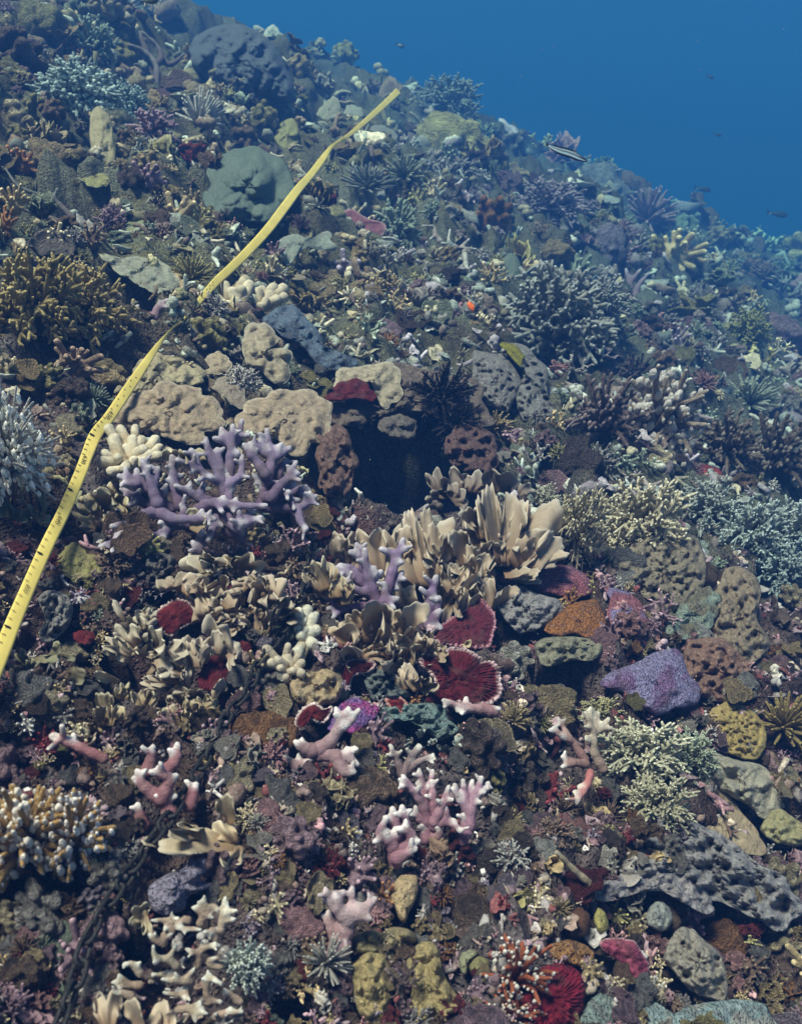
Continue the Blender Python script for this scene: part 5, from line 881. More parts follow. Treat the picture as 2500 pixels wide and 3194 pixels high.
# ------------------------------------------------------------------ fat fingered corals
for i, (name, label, f, s, root, r, col, tip, knobs) in enumerate(KNOBS):
    rg = np.random.default_rng(70 + i); kp = f(*knobs); rt = np.array(f(root)[0]); fr = Frame(*bbox(kp), ks=.5, lift=22)
    th = empty(name, fr.base); tag(th, label, 'coral')
    for j, p in enumerate(kp):
        p = np.array(p[:2]); m0 = p + (rt - p) * .5 + rg.normal(size=2) * 8; rr = r * s * (.8 + .4 * rg.random()); dd = 20 + 30 * rg.random()
        mb = MB(); P3 = fr.P(*np.array([rt + (p - rt) * .2, m0, p]).T, np.array([-10, dd * .4, dd])); P3 = spline(P3, 7)
        V, F, T = tube(P3, np.linspace(rr * .9, rr * .95, 7) * fr.u, 9); mb.add(V, [F, T], col); Vb, Fb = ico(2)
        mb.add(P3[-1] + (Vb * (1 + .12 * fbm3(Vb, 1.6, 2, j))[:, None]) * rr * 1.0 * fr.u, Fb, col); V, F = remesh(mb, 5 * fr.u, 4)
        k = (1 - sm(np.linalg.norm(V - P3[-1], axis=1) / fr.u, rr * .7, rr * 2.6))[:, None]
        mb = MB(); mb.add(V, F, np.array(col) * (1 - k) + np.array(tip) * k); mb.obj('finger', M_SMOOTH, th, fr.base)

# ------------------------------------------------------------------ bushy corals
KIND = {
 'acro': lambda s: u_bush(s, 60, 10, .05, .042, .17, (1.15, 1.1, 1.0), (2.5, 2.5, 2.5), spread=1.05),
 'fine': lambda s: u_bush(s, 74, 9, .05, .045, .13, (.95, .95, .95), (1.8, 1.8, 1.8), knob=.045),
 'mass': lambda s: u_bush(s, 170, 5, .026, .024, .08, (.8, .8, .8), (1.9, 1.95, 1.95), knob=.045),
 'dark': lambda s: u_bush(s, 50, 7, .05, .03, .16, (1, 1, 1), (1.3, 1.3, 1.5)),
 'knob': lambda s: u_bush(s, 40, 5, .08, .06, .13, (.9, .9, .9), (1.75, 2.0, 2.3), knob=.075),
 'knobdark': lambda s: u_bush(s, 36, 5, .075, .045, .15, (.85, .85, .85), (1.5, 1.55, 1.6), knob=.05),
 'knobwhite': lambda s: u_bush(s, 44, 4, .09, .06, .13, (.85, .75, .6), (1.7, 2.25, 4.2), knob=.075),
 'rust': lambda s: u_bush(s, 24, 4, .085, .05, .15, (.9, .9, .9), (1.9, 6.0, 12.), knob=.065),
 'spiky': u_spiky}
PRO = {}
def copy_thing(root, parts, loc, M):
    r = root.copy(); COL.objects.link(r); r.matrix_world = M
    for p in parts:
        c = p.copy(); COL.objects.link(c); c.parent = r
    return r
def basis(up, sx, sy, sz, loc, spin):
    z = Vector(nrm(up)); x = Vector((math.cos(spin), math.sin(spin), 0)); x = (x - z * x.dot(z)).normalized(); y = z.cross(x)
    M = Matrix((x, y, z)).transposed().to_4x4() @ Matrix.Diagonal((sx, sy, sz, 1)); M.translation = Vector(loc); return M
def unit_thing(name, meshes, part, M, label, cat, group, tint, mat):
    """a colony from unit meshes; single meshes are the thing itself"""
    if len(meshes) == 1:
        o = bpy.data.objects.new(name, meshes[0]); COL.objects.link(o); o.matrix_world = M; o.color = (*tint, 1)
    else:
        o = bpy.data.objects.new(name, None); COL.objects.link(o); o.matrix_world = M; o.empty_display_size = .05
        for me in meshes:
            c = bpy.data.objects.new(part, me); COL.objects.link(c); c.parent = o; c.color = (*tint, 1)
    tag(o, label, cat, group); return o
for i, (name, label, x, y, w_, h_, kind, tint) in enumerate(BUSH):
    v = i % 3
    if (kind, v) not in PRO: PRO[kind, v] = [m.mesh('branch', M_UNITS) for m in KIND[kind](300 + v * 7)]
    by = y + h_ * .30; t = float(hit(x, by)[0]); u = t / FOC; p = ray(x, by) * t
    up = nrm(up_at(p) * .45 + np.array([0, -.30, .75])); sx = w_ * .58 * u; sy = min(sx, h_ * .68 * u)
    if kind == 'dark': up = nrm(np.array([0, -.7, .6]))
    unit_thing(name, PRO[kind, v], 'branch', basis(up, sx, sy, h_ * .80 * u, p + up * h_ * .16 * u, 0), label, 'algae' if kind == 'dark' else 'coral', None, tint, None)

# ------------------------------------------------------------------ the many smaller colonies of the reef
FILL = {
 'knob_coral': ([[m.mesh('knob_coral', M_UNIT) for m in u_knobs(500 + k, 13 + 2 * k, (.8, .78, .74), (1.65, 1.6, 1.5), .19 + .02 * k)] for k in range(4)], 'knob'),
 'branching_coral': ([[m.mesh('branch', M_UNITS) for m in u_twig(520 + k, 5, .10, (.85, .83, .82), (2.1, 2.05, 2.0))] for k in range(3)], 'branch'),
 'reef_rock': ([[m.mesh('reef_rock', M_UNIT) for m in u_lump(540 + k, 3, .42, 1.6, .75)] for k in range(4)], 'rock'),
 'plate_coral': ([[m.mesh('shelf', M_UNIT) for m in u_plate(560 + k, 2 + k % 2)] for k in range(3)], 'shelf'),
 'leafy_coral': ([[m.mesh('blade', M_UNITS) for m in u_leaf(580 + k, 5)] for k in range(3)], 'blade'),
 'bushy_coral': ([[m.mesh('branch', M_UNITS) for m in u_bush(600 + k, 26, 5, .085, .065, .22, (.95, .95, .95), (2.2, 2.2, 2.2), parts=3)] for k in range(2)], 'branch'),
 'spiny_coral': ([[m.mesh('spiny_coral', M_UNITS) for m in u_spiky(640 + k, 44, (.7, .7, .68), (1.9, 1.9, 1.8))] for k in range(2)], 'spine'),
 'lettuce_coral': ([[m.mesh('blade', M_UNIT) for m in u_leaf(660 + k, 8, (.85, .82, .78), (1.7, 1.65, 1.5))] for k in range(2)], 'blade'),
 'finger_coral': ([[m.mesh('finger_coral', M_UNITS) for m in u_knobs(620 + k, 18, (.75, .75, .75), (2.0, 2.0, 1.95), .13, tall=1.2)] for k in range(3)], 'finger'),
}
LAND = [('the large purple coral', 640, 1500), ('the tan leafy coral', 1250, 1750), ('the white-grey bushy coral', 100, 1400), ('the boulder coral', 760, 190), ('the green mound coral', 780, 570), ('the plum plate', 1120, 690), ('the pitted sponges', 1570, 1200), ('the lavender sponge', 2010, 2130), ('the frilled maroon plate', 1430, 2110), ('the teal grey crust', 1320, 2260), ('the pink antler corals', 1330, 2530), ('the olive knobby columns', 1300, 3050), ('the orange-brown white tipped coral', 170, 2500), ('the lilac lump', 560, 2790), ('the lone cream blades', 650, 2600), ('the cream antler coral', 620, 3000), ('the wine red ball', 1720, 3100), ('the pink oval coral', 1950, 2990), ('the sand patch', 2230, 2520), ('the cream star coral', 2030, 2480), ('the blue-grey bushy corals', 2360, 1650), ('the cream bushy corals', 1880, 1600), ('the white knobbed coral', 2030, 1300), ('the hazy grey-teal bush', 1750, 960), ('the white antler coral', 1410, 740), ('the far end of the tape', 1230, 290), ('the twist in the tape', 1040, 450), ('the blue-green bushy coral', 280, 290), ('the tan pillar coral', 320, 450), ('the grey green shelf', 440, 850), ('the olive gold bushes', 190, 920), ('the cream petals', 690, 1770), ('the open-petalled coral', 440, 2000), ('the olive disc', 250, 1760), ('the magenta sponge', 1080, 2260), ('the rock pinnacle', 2070, 1790), ('the hazy lilac thicket', 1720, 650), ('the lilac staghorn', 2010, 920), ('the yellow-green tuft', 2310, 1040), ('the dead dark branches', 490, 160), ('the blue-grey felted sponge', 970, 1080), ('the orange fish', 1463, 955), ('the tan shelves', 760, 1280), ('the mauve coral fork', 1270, 2380), ('the pocked grey slab', 2230, 2720), ('the rust red coral', 1600, 2990), ('the brown bush at the right edge', 2380, 1420), ('the needle coral', 1145, 575)]
LX = np.array([(a[1], a[2]) for a in LAND])
TINTS = {   # colour word, tint, weight in upper left / right / bottom
 'tan': ((.46, .36, .21), 4, 1.4, 2.4), 'olive': ((.34, .31, .15), 3, 1.4, .6), 'brown': ((.21, .145, .11), 2, 1.5, 1.8), 'grey': ((.27, .255, .25), 1.2, 2, 2), 'green grey': ((.29, .34, .27), 2, 2.6, .15),
 'cream': ((.56, .48, .33), 2.4, .9, 1.4), 'mauve': ((.33, .22, .265), .5, 1.3, 2.6), 'dark': ((.10, .075, .07), .9, 1.4, 1.2), 'dark red': ((.17, .035, .042), .2, .1, 1.2), 'whitish': ((.55, .53, .50), .3, .6, 1.5), 'lilac': ((.33, .28, .36), .2, 1, 1.0), 'pink': ((.46, .26, .28), .05, .2, 1.0), 'rusty': ((.34, .17, .08), .1, .1, .5)}
KW = {'knob_coral': (5, 1.8, 2.6), 'branching_coral': (1.2, 2.4, 1.8), 'reef_rock': (1.4, 1.4, 2.2), 'plate_coral': (2.2, 1.2, .8), 'leafy_coral': (.6, .6, .9), 'bushy_coral': (1.0, 3, .5), 'finger_coral': (2.2, 1.8, 1.6), 'spiny_coral': (.8, 1.2, .6), 'lettuce_coral': (1.2, .8, 1.3)}
WORD = {'knob_coral': 'knob coral', 'branching_coral': 'branching coral', 'reef_rock': 'lumpy rock', 'plate_coral': 'shelf coral', 'leafy_coral': 'leafy coral', 'bushy_coral': 'bushy coral', 'finger_coral': 'finger coral', 'spiny_coral': 'spiny coral', 'lettuce_coral': 'lettuce coral'}
SILX = [-700, 0, 480, 510, 600, 700, 900, 1000, 1100, 1240, 1400, 1450, 1700, 1900, 2100, 2300, 2500, 3300]
SILY = [-150, -40, -10, 80, 150, 100, 160, 180, 210, 300, 300, 360, 470, 545, 630, 710, 800, 1000]
HOLES = [(1220, 1410, 255, 165), (1430, 1400, 120, 90), (70, 560, 110, 130), (1740, 2080, 110, 60), (150, 2760, 150, 60), (2440, 1850, 70, 50), (380, 900, 90, 50), (2150, 2840, 60, 50), (900, 3120, 70, 60)]
placed = []; rg = np.random.default_rng(5)
OCC.append((2110, 2400, 2400, 2670)); OC = np.array(OCC); OC = OC + np.array([1, 1, -1, -1]) * .05 * np.stack([OC[:, 2] - OC[:, 0], OC[:, 3] - OC[:, 1]] * 2, 1)
TP = np.array(TAPE)[:, :2]; TPs = spline(TP, 200)
def zone(x, y): return 2 if y > 1650 + .1 * (x - 1250) else (0 if x < 1150 + .15 * (900 - y) else 1)
names = list(KW); tn = list(TINTS); tries = 0; count = {}
while len(placed) < 2500 and tries < 60000:
    tries += 1; x, y = rg.uniform(-120, 2620), rg.uniform(-20, 3300)
    if y < np.interp(x, SILX, SILY): continue
    r = (rg.uniform(24, 44) if rg.random() < .6 else rg.uniform(44, 76)) * (1.1 if y < 1500 else 1) if tries < 9000 else (rg.uniform(18, 40) if tries < 24000 else rg.uniform(14, 26))
    if ((x > OC[:, 0] - r * .5) & (x < OC[:, 2] + r * .5) & (y > OC[:, 1] - r * .5) & (y < OC[:, 3] + r * .5)).any(): continue
    if any(((x - a) / c) ** 2 + ((y - b) / d) ** 2 < 1 for a, b, c, d in HOLES): continue
    if np.linalg.norm(TPs - [x, y], axis=1).min() < r + 24: continue
    if placed and (np.hypot(*(np.array(placed)[:, :2] - [x, y]).T) < (np.array(placed)[:, 2] + r) * .52).any(): continue
    t = float(hit(x, y)[0])
    if t > 32: continue
    placed.append((x, y, r)); z = zone(x, y); u = t / FOC; p = ray(x, y) * t; p[2] += float(detail(p[None])[0]) * .85
    kd = names[rg.choice(len(names), p=nrm(np.array([KW[n][z] for n in names])) ** 1 / nrm(np.array([KW[n][z] for n in names])).sum())]
    if count.get(kd, 0) >= 300: kd = min(names, key=lambda n: count.get(n, 0) / KW[n][z])
    if count.get(kd, 0) >= 300: continue
    count[kd] = count.get(kd, 0) + 1
    wt = np.array([TINTS[n][z + 1] for n in tn]); cw = tn[rg.choice(len(tn), p=wt / wt.sum())]
    if kd == 'reef_rock' and cw in ('cream', 'whitish', 'lilac') and rg.random() < .6: cw = 'grey'
    if kd in ('branching_coral', 'bushy_coral', 'leafy_coral') and cw in ('dark red', 'rusty'): cw = 'mauve'
    dl = (LX - [x, y]); k = int(np.hypot(dl[:, 0], dl[:, 1]).argmin()); ddx, ddy = -dl[k]
    rel = ('right of' if ddx > 0 else 'left of') if abs(ddx) > abs(ddy) else ('below' if ddy > 0 else 'above')
    size = 'tiny' if r < 22 else ('small' if r < 36 else 'fist-sized' if False else 'larger')
    label = f'{size} {cw} {WORD[kd]} {rel} {LAND[k][0]}'
    ms, part = FILL[kd]; me = ms[int(rg.integers(len(ms)))]
    up = nrm(up_at(p) * .5 + np.array([0, -.25, .6]) + rg.normal(size=3) * .18); s = r * u * rg.uniform(.95, 1.2)
    M = basis(up, s * rg.uniform(.85, 1.2), s * rg.uniform(.85, 1.2), s * rg.uniform(.9, 1.45), p + np.array([0, 0, .12 * s]) - up * s * (.05 if kd != 'reef_rock' else .1), rg.uniform(0, 6.28))
    tint = np.array(TINTS[cw][0]) * rg.uniform(.85, 1.2) * (1.2 if z < 2 else 1.05)
    unit_thing(kd, me, part, M, label, 'rock' if kd == 'reef_rock' else 'coral', f'{cw} {WORD[kd]}s {rel} {LAND[k][0]}', tint, None)
print('fill', len(placed), tries)

# ------------------------------------------------------------------ loose rubble and crusts between the colonies
rg = np.random.default_rng(21); shapes = []
for k in range(7):
    V, F = ico(1); V = V * (1 + .5 * fbm3(V, 1.7, 2, 700 + k))[:, None] * [1, .8, .65]; shapes.append((V, [F], np.ones(len(V)), 'lump'))
for k in range(5):
    m = MB(); a = rg.normal(size=3) * .2
    V, F, T = tube(spline([(-1, 0, -.2), a, (1, .2, .3)], 4), [.26, .24, .22, .18], 5); m.add(V, [F, T], (1, 1, 1))
    V, F, T = tube([a, a + np.array([.3, .55, .3]), a + np.array([.35, .9, .6])], [.2, .17, .13], 5); m.add(V, [F, T], (1, 1, 1)); V, F, C = m.arrays(); shapes.append((V, F, .8 + .5 * sm(V[:, 2], 0, .5), 'twig'))
for k in range(4):
    m = MB(); Vb, Fb = ico(0)
    for j in range(5):
        d = nrm(rg.normal(size=3) + [0, 0, .8]); m.add(d * .55 + Vb * rg.uniform(.28, .5), Fb, (1, 1, 1))
    V, F, C = m.arrays(); shapes.append((V, F, .85 + .35 * sm(V[:, 2], .2, .9), 'knobs'))
for k in range(4):
    N = 12; th = np.arange(N) * 6.2832 / N; rr = 1 + .25 * np.sin(th * 3 + k) + .12 * np.sin(th * 5 + 2 * k); rings = []
    for r_, z in ((.15, 0), (.6, .08), (1, .3), (.96, .2), (.4, -.12)): rings.append(np.stack([r_ * rr * np.cos(th), r_ * rr * np.sin(th), z + .12 * np.sin(th * 2 + k) * r_], 1))
    V = np.concatenate(rings); shapes.append((V, [grid_faces(5, N, True)], np.repeat([.85, .9, 1.25, 1., .7], N), 'flake'))
for k in range(3):
    m = MB()
    for j in range(6):
        d = nrm(rg.normal(size=3) + [0, 0, 1]); V, F, T = tube([d * .1, d * rg.uniform(.7, 1.1)], [.14, .06], 4, cap=False); m.add(V, [F, T], (1, 1, 1))
    V, F, C = m.arrays(); shapes.append((V, F, .7 + .7 * sm(np.linalg.norm(V, axis=1), .5, 1.), 'tuft'))
NB = 12500
x = rg.uniform(-500, 3000, NB * 3); y = rg.uniform(-60, 3500, NB * 3)
ok = y > np.interp(x, SILX, SILY) - 10
for a, b, c, d in HOLES: ok &= ((x - a) / c) ** 2 + ((y - b) / d) ** 2 > .8
x, y = x[ok][:NB], y[ok][:NB]; t = np.concatenate([hit(a, b) for a, b in zip(np.array_split(x, 40), np.array_split(y, 40))])
P = ray(x, y) * t[:, None]; P[:, 2] = hfull(P[:, 0].copy(), P[:, 1].copy()) + detail(P) * calm(P[:, 0].copy(), P[:, 1].copy())
zz = np.array([zone(a, b) for a, b in zip(x, y)])
palz = [np.array([(.36, .30, .19), (.27, .25, .14), (.2, .15, .11), (.26, .27, .23), (.45, .40, .3), (.12, .09, .08), (.30, .33, .28)]),
        np.array([(.26, .29, .26), (.2, .17, .15), (.29, .26, .29), (.11, .09, .085), (.38, .38, .34), (.30, .27, .19), (.23, .26, .25)]),
        np.array([(.33, .30, .29), (.22, .155, .13), (.17, .06, .06), (.33, .24, .27), (.44, .36, .29), (.12, .085, .08), (.56, .52, .51), (.34, .2, .22), (.29, .2, .225)])]
col = np.array([palz[z][rg.integers(len(palz[z]))] for z in zz]) * rg.uniform(.75, 1.55, (len(x), 1)) * np.where(zz < 2, 1.3, 1.1)[:, None]
px = (np.exp(rg.normal(2.86, .42, len(x))) * np.where(zz < 2, 1.2, 1)).clip(8, 40) * .92; kw = np.array([{'lump': .5, 'twig': 1.6, 'knobs': 1.5, 'flake': 1.3, 'tuft': 1.}[s_[3]] for s_ in shapes]); kind = rg.choice(len(shapes), size=len(x), p=kw / kw.sum())
lumpy = np.isin(kind, np.arange(7)); lum = col.mean(1); col[lumpy & (lum > .24)] *= .55; mb = MB()
for k, (V, F, sh, nm) in enumerate(shapes):
    I = np.where(kind == k)[0]; n = len(I)
    if not n: continue
    qd = rg.normal(size=(n, 4)); qd /= np.linalg.norm(qd, axis=1)[:, None]
    if nm in ('knobs', 'tuft', 'flake'): qd[:, 1:3] *= .35; qd /= np.linalg.norm(qd, axis=1)[:, None]
    a, b, c, d = qd.T
    Rm = np.stack([1 - 2 * (c * c + d * d), 2 * (b * c - a * d), 2 * (b * d + a * c), 2 * (b * c + a * d), 1 - 2 * (b * b + d * d), 2 * (c * d - a * b), 2 * (b * d - a * c), 2 * (c * d + a * b), 1 - 2 * (b * b + c * c)], 1).reshape(n, 3, 3)
    s = px[I] * t[I] / FOC
    W = np.einsum('nij,vj->nvi', Rm, V) * s[:, None, None] * rg.uniform(.8, 1.2, (n, 1, 3)) + P[I][:, None]; W[..., 2] += (s * .25)[:, None]
    CC = col[I][:, None] * sh[None, :, None]; off = (np.arange(n) * len(V))[:, None, None]
    mb.add(W.reshape(-1, 3), [(f[None] + off).reshape(-1, f.shape[1]) for f in (F if isinstance(F, list) else [F])], CC.reshape(-1, 3))
tag(mb.obj('coral_rubble', M_RUBBLE), None, None, kind='stuff')

# ------------------------------------------------------------------ the measuring tape
tp = np.array(TAPE, float); t0 = hit(tp[:, 0], tp[:, 1]); tl = np.minimum(t0 - 130 * t0 / FOC, 2.6 + .9 * (t0 - 2.6).clip(0, 99) ** .72)
for _ in range(3): tl[1:-1] = np.minimum(tl[1:-1], .25 * tl[:-2] + .5 * tl[1:-1] + .25 * tl[2:])
SP4 = spline(np.column_stack([tp, tl]), 260)
dirs = nrm(np.gradient(SP4[:, :2], axis=0)); nor = np.stack([-dirs[:, 1], dirs[:, 0]], 1)     # towards the right edge as one walks up the photograph
if nor[20, 0] < 0: nor = -nor
S2 = np.concatenate([[0], np.cumsum(np.linalg.norm(np.diff(SP4[:, :2], axis=0), axis=1))])
def tape_pt(s, w, lift=0):
    """s along (photograph points), w -0.5 left edge .. 0.5 right edge"""
    s = np.asarray(s, float); w = np.asarray(w, float)
    g = [np.interp(s, S2, SP4[:, k]) for k in range(4)]; nx, ny = np.interp(s, S2, nor[:, 0]), np.interp(s, S2, nor[:, 1])
    x, y = g[0] + nx * w * g[2], g[1] + ny * w * g[2]
    return ray(x, y) * (g[3] - lift + .012 * w)[..., None]
org = tape_pt(np.array(600.), np.array(0.)); tape = empty('measuring_tape', org); tag(tape, 'yellow measuring tape stretched across the reef with printed centimetre numbers', 'measuring tape')
ws = np.linspace(-.5, .5, 7); A = tape_pt(S2[:, None] + 0 * ws[None], ws[None] + 0 * S2[:, None], .002 * np.cos(ws * 3)[None]); B = tape_pt(S2[:, None] + 0 * ws[None], ws[None] + 0 * S2[:, None], -.002)
n, m = A.shape[:2]; idx = np.arange(n * m).reshape(n, m); F = grid_faces(n, m); Lp = np.concatenate([idx[:, 0], idx[-1, 1:], idx[-2::-1, -1], idx[0, -2:0:-1]]); L2 = np.roll(Lp, -1)
mb = MB(); mb.add(np.vstack([A.reshape(-1, 3), B.reshape(-1, 3)]), [F, F + n * m, np.stack([Lp, L2, L2 + n * m, Lp + n * m], 1)], (.80, .62, .16)); band = mb.obj('band', M_TAPE, tape, org)
def s_at(x, y): return S2[np.linalg.norm(SP4[:, :2] - [x, y], axis=1).argmin()]
marks = [('620', s_at(345, 1290)), ('630', s_at(262, 1432)), ('640', s_at(180, 1622)), ('650', s_at(88, 1835))]
for txt, sc_ in marks:
    fc = bpy.data.curves.new('number', 'FONT'); fc.body = txt; fc.size = 1; fc.align_x = 'CENTER'; fc.align_y = 'CENTER'; fc.resolution_u = 3
    fo = bpy.data.objects.new('tmp', fc); COL.objects.link(fo); me = fo.evaluated_get(bpy.context.evaluated_depsgraph_get()).to_mesh()
    v = np.array([q.co[:2] for q in me.vertices]); tri = [list(p.vertices) for p in me.polygons]; bpy.data.objects.remove(fo)
    wpx = np.interp(sc_, S2, SP4[:, 2]); hgt = 19.
    # the text runs down the tape, its tops towards the right edge
    s = sc_ - v[:, 0] * hgt * .95; ww = -.10 + v[:, 1] * hgt / wpx * 1.0
    P0 = tape_pt(s, ww, .006); me2 = bpy.data.meshes.new('number'); me2.from_pydata((P0 - org).tolist(), [], tri); me2.materials.append(M_INK)
    o = bpy.data.objects.new('number', me2); COL.objects.link(o); o.parent = band
cm = (marks[2][1] - marks[3][1]) / 10.
def tick(s, w0, w1, hw):
    ss = np.array([s - hw, s - hw, s + hw, s + hw]); wv = np.array([w0, w1, w1, w0]); P0 = tape_pt(ss, wv, .005)
    mb = MB(); mb.add(P0, np.array([[0, 1, 2, 3]]), (0, 0, 0)); o = mb.obj('tick_mark', M_INK, band, org, smooth=False)
for (t1, a), (t2, b) in zip(marks[:-1], marks[1:]):
    for k in range(1, 10):
        s = a + (b - a) * k / 10; tick(s, -.46, -.05 if k == 5 else -.16, 2.6 if k == 5 else .8)
a = marks[3][1]
for k in range(1, 8): tick(a - cm * 1.12 * k, -.46, -.05 if k == 5 else -.16, 2.8 if k == 5 else .9)
a = marks[0][1]; stp = 20.
for k in range(1, 44):
    stp *= .976; a += stp
    if not (s_at(430, 1165) < a < s_at(650, 905)): tick(a, -.34 if k % 2 else -.08, -.18 if k % 2 else .08, 1.0)

# ------------------------------------------------------------------ the chain
ch = np.array(CHAIN, float); tc = hit(ch[:, 0], ch[:, 1]); tc = tc - 80 * tc / FOC
q5 = spline(np.column_stack([ch, tc]), 600); P3 = ray(q5[:, 0], q5[:, 1]) * q5[:, 2:3]
Lc = np.concatenate([[0], np.cumsum(np.linalg.norm(np.diff(P3, axis=0), axis=1))])
lk = .0215; step = lk * 1.50; org = P3[300]
chain = empty('chain', org); tag(chain, 'long thin black metal chain trailing over the reef from the haze', 'chain')
a, b = np.meshgrid(np.arange(12) * 2 * np.pi / 12, np.arange(5) * 2 * np.pi / 5, indexing='ij'); rt, w_ = .0042, .0105
cx_ = np.cos(a) * (w_ + rt * np.cos(b)); cy_ = np.sin(a) * (w_ + rt * np.cos(b)) + np.sign(np.sin(a)) * (lk - w_) * .9; cz_ = rt * np.sin(b)
F = grid_faces(12, 5, True); j = np.arange(5); F = np.vstack([F, np.stack([11 * 5 + j, 11 * 5 + (j + 1) % 5, (j + 1) % 5, j], 1)])
mb = MB(); mb.add(np.stack([cx_, cy_, cz_], -1).reshape(-1, 3), F, (.018, .017, .016)); lm = mb.mesh('link', M_CHAIN)
sv = np.arange(0, Lc[-1], step)
cpt = np.stack([np.interp(sv, Lc, P3[:, k]) for k in range(3)], 1); tg = nrm(np.gradient(cpt, axis=0))
vis = np.stack([np.interp(sv, Lc, q5[:, k]) for k in range(2)], 1)
rows = [k for k in range(len(sv)) if not (1040 < vis[k, 1] < 1680 and not 1130 < vis[k, 1] < 1260)]
if len(rows) > 298: rows = rows[-298:]
for k in rows:
    o = bpy.data.objects.new('link', lm); COL.objects.link(o); o.parent = chain
    y_ = Vector(tg[k]); x_ = Vector((1, 0, .2)); x_ = (x_ - y_ * x_.dot(y_)).normalized(); ang = (k % 2) * 1.35 + .3 * math.sin(k * 1.7); z_ = x_.cross(y_)
    x2 = x_ * math.cos(ang) + z_ * math.sin(ang); z2 = x2.cross(y_); M = Matrix((x2, y_, z2)).transposed().to_4x4(); M.translation = Vector(cpt[k] - org); o.matrix_local = M
print('links', len(rows))

# ------------------------------------------------------------------ fish
def fish(label, spine, hgt, t, colf, tail, fin=None, thick=.5, eye=None):
    """spine: photograph points nose to tail; hgt: half heights"""
    sp = spline(np.column_stack([np.array(spine, float), np.array(hgt, float)]), 22); u = t / FOC; d = nrm(np.gradient(sp[:, :2], axis=0)); nv = np.stack([-d[:, 1], d[:, 0]], 1)
    if nv[10, 1] > 0: nv = -nv
    k = 14; a = np.arange(k) * 2 * np.pi / k; W = sp[:, None, :2] + nv[:, None] * (sp[:, 2][:, None] * np.cos(a))[..., None]; dp = sp[:, 2][:, None] * np.sin(a) * thick
    pt = lambda x, y, dd: ray(x, y) * (t - dd * u)[..., None]
    V = pt(W[..., 0], W[..., 1], dp).reshape(-1, 3); org = pt(sp[10, 0], sp[10, 1], np.array(0.)); C = colf(np.repeat(np.linspace(0, 1, 22), k), np.tile(np.cos(a), 22))
    root = empty('fish', org); tag(root, label, 'fish'); mb = MB(); n = len(V); V = np.vstack([V, V[:k].mean(0), V[-k:].mean(0)]); C = np.vstack([C, C[0], C[-1]]); j = np.arange(k); jj = (j + 1) % k
    mb.add(V, [grid_faces(22, k, True), np.stack([jj, j, np.full(k, n)], 1), np.stack([n - k + j, n - k + jj, np.full(k, n + 1)], 1)], C); mb.obj('body', M_FISH, root, org)
    def finm(nm, pts, c):
        p = np.array(pts, float); V = np.vstack([pt(p[:, 0], p[:, 1], np.full(len(p), 1.2)), pt(p[:, 0], p[:, 1], np.full(len(p), -1.2))]); n = len(p); j = np.arange(n)
        mb = MB(); mb.add(V, [np.stack([np.zeros(n - 2, int), j[1:-1], j[2:]], 1), np.stack([np.full(n - 2, n), n + j[2:], n + j[1:-1]], 1), np.stack([j, (j + 1) % n, n + (j + 1) % n, n + j], 1)], c); mb.obj(nm, M_FISH, root, org, smooth=False)
    e, de, ne = sp[-1, :2], d[-1], nv[-1]; L, H, c = tail
    finm('tail_fin', [e - de * 4, e + ne * H * .4, e + de * L + ne * H, e + de * L * .8, e + de * L - ne * H, e - ne * H * .4], c)
    if fin:
        i0, i1, H, c = fin; top = sp[i0:i1, :2] + nv[i0:i1] * sp[i0:i1, 2:3] * .9; tp2 = top[::-1] + nv[i0:i1][::-1] * H; finm('dorsal_fin', np.vstack([top, tp2]), c)
    if eye:
        Vb, Fb = ico(1); p = sp[2, :2] + nv[2] * sp[2, 2] * .25; mb = MB(); mb.add(pt(p[0], p[1], np.array(sp[2, 2] * thick * .9)) + Vb * eye * u, Fb, (.01, .01, .01)); mb.obj('eye', M_FISH, root, org)
def stripes(s, v):
    k = (np.exp(-((v + .28) / .2) ** 2) * sm(s, .0, .1) + .55 * np.exp(-((v - .55) / .14) ** 2) * sm(s, .1, .3)).clip(0, 1)[:, None]; return np.array([.012, .014, .02]) * (1 - k) + np.array([.55, .75, .85]) * k
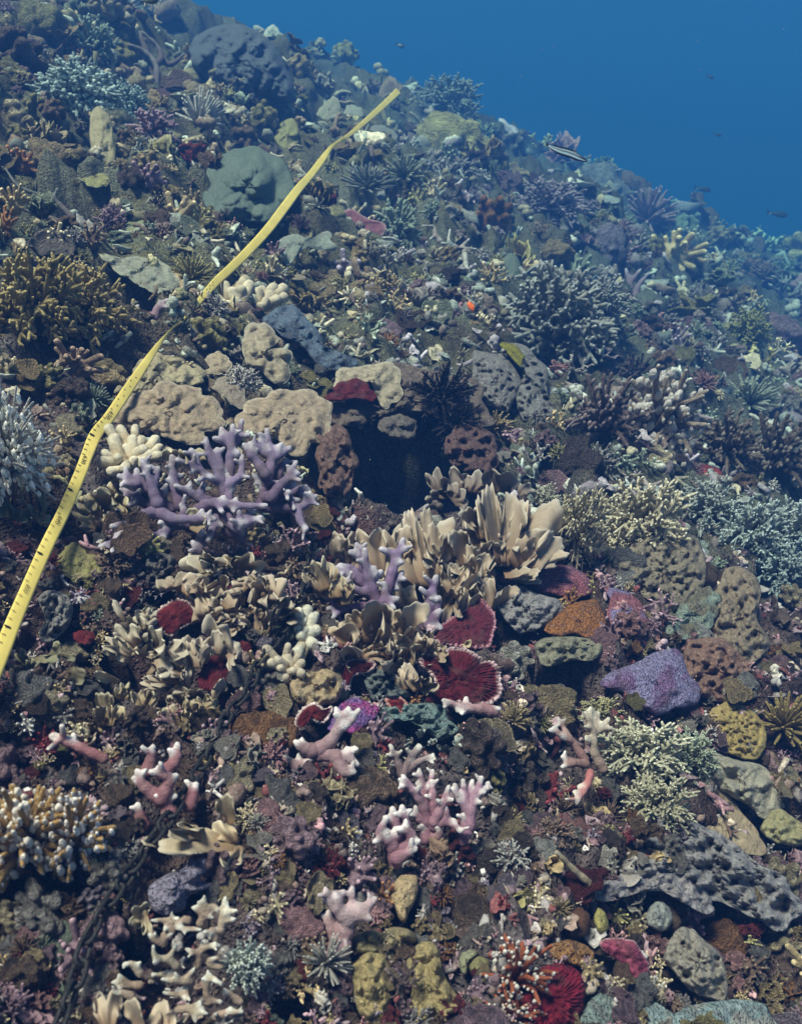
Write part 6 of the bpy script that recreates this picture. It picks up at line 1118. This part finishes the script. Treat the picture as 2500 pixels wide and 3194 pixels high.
fish('slender black fish with pale blue stripes swimming over the right slope', [(1830, 503), (1806, 493), (1776, 480), (1745, 471), (1722, 461), (1711, 455)], [3, 10, 12.5, 11, 7, 4], 3.4, stripes, (12, 6, (.02, .02, .03)), (6, 18, 4, (.03, .04, .05)), .55, 1.6)
fish('small bright orange fish hovering above the dark algae bush', [(1477, 970), (1471, 961), (1463, 949), (1458, 942)], [3, 8, 8, 4], float(hit(1465, 985)[0]) * .84, lambda s, v: np.array([.95, .17, .01]) * (1 - .5 * sm(s, .8, 1))[:, None] + 0 * v[:, None], (9, 6, (.1, .02, .01)), (8, 18, 3, (.8, .14, .01)), .6, 1.4)
t_ = 4.6
fish('dark olive fish cut by the top edge above the dead branches', [(500, -14), (486, -10), (468, -2), (456, 6)], [4, 17, 18, 6], t_, lambda s, v: np.array([.08, .09, .05]) + .05 * (v > 0)[:, None] * np.array([1, 1, .4]), (14, 12, (.03, .04, .03)), (8, 18, 5, (.05, .06, .04)), .5, 2)
for lab, x, y, L, H in (('dark round fish silhouette in the open water right of the boulder coral', 1250, 142, 11, 9), ('dark fish silhouette far off near the right edge, lower one', 2195, 590, 20, 10), ('dim dark fish low over the far right slope', 2430, 668, 26, 12), ('faint dark fish high in the blue on the right', 2215, 240, 9, 7), ('faint dark fish in mid water on the right', 2238, 420, 10, 6)):
    fish(lab, [(x + L, y + 4), (x + L * .5, y + 2), (x - L * .3, y), (x - L, y - 3)], [2, H * .8, H * .7, 2], 17., lambda s, v: np.array([.03, .035, .04]) + 0 * v[:, None], (L * .6, H * .7, (.03, .035, .04)))

# ------------------------------------------------------------------ specks drifting in the water
rg = np.random.default_rng(77); mb = MB(); Vb, Fb = ico(0)
for k in range(260):
    x_, y_ = rg.uniform(-200, 2700), rg.uniform(-100, 3300); tm = float(hit(x_, y_)[0]); t_ = rg.uniform(.8, min(tm * .8, 6.)); mb.add(ray(x_, y_) * t_ + Vb * rg.uniform(.7, 1.9) * t_ / FOC * [1, 1, .7], Fb, (.42, .44, .42))
tag(mb.obj('drifting_specks', M_FISH), None, None, kind='stuff')
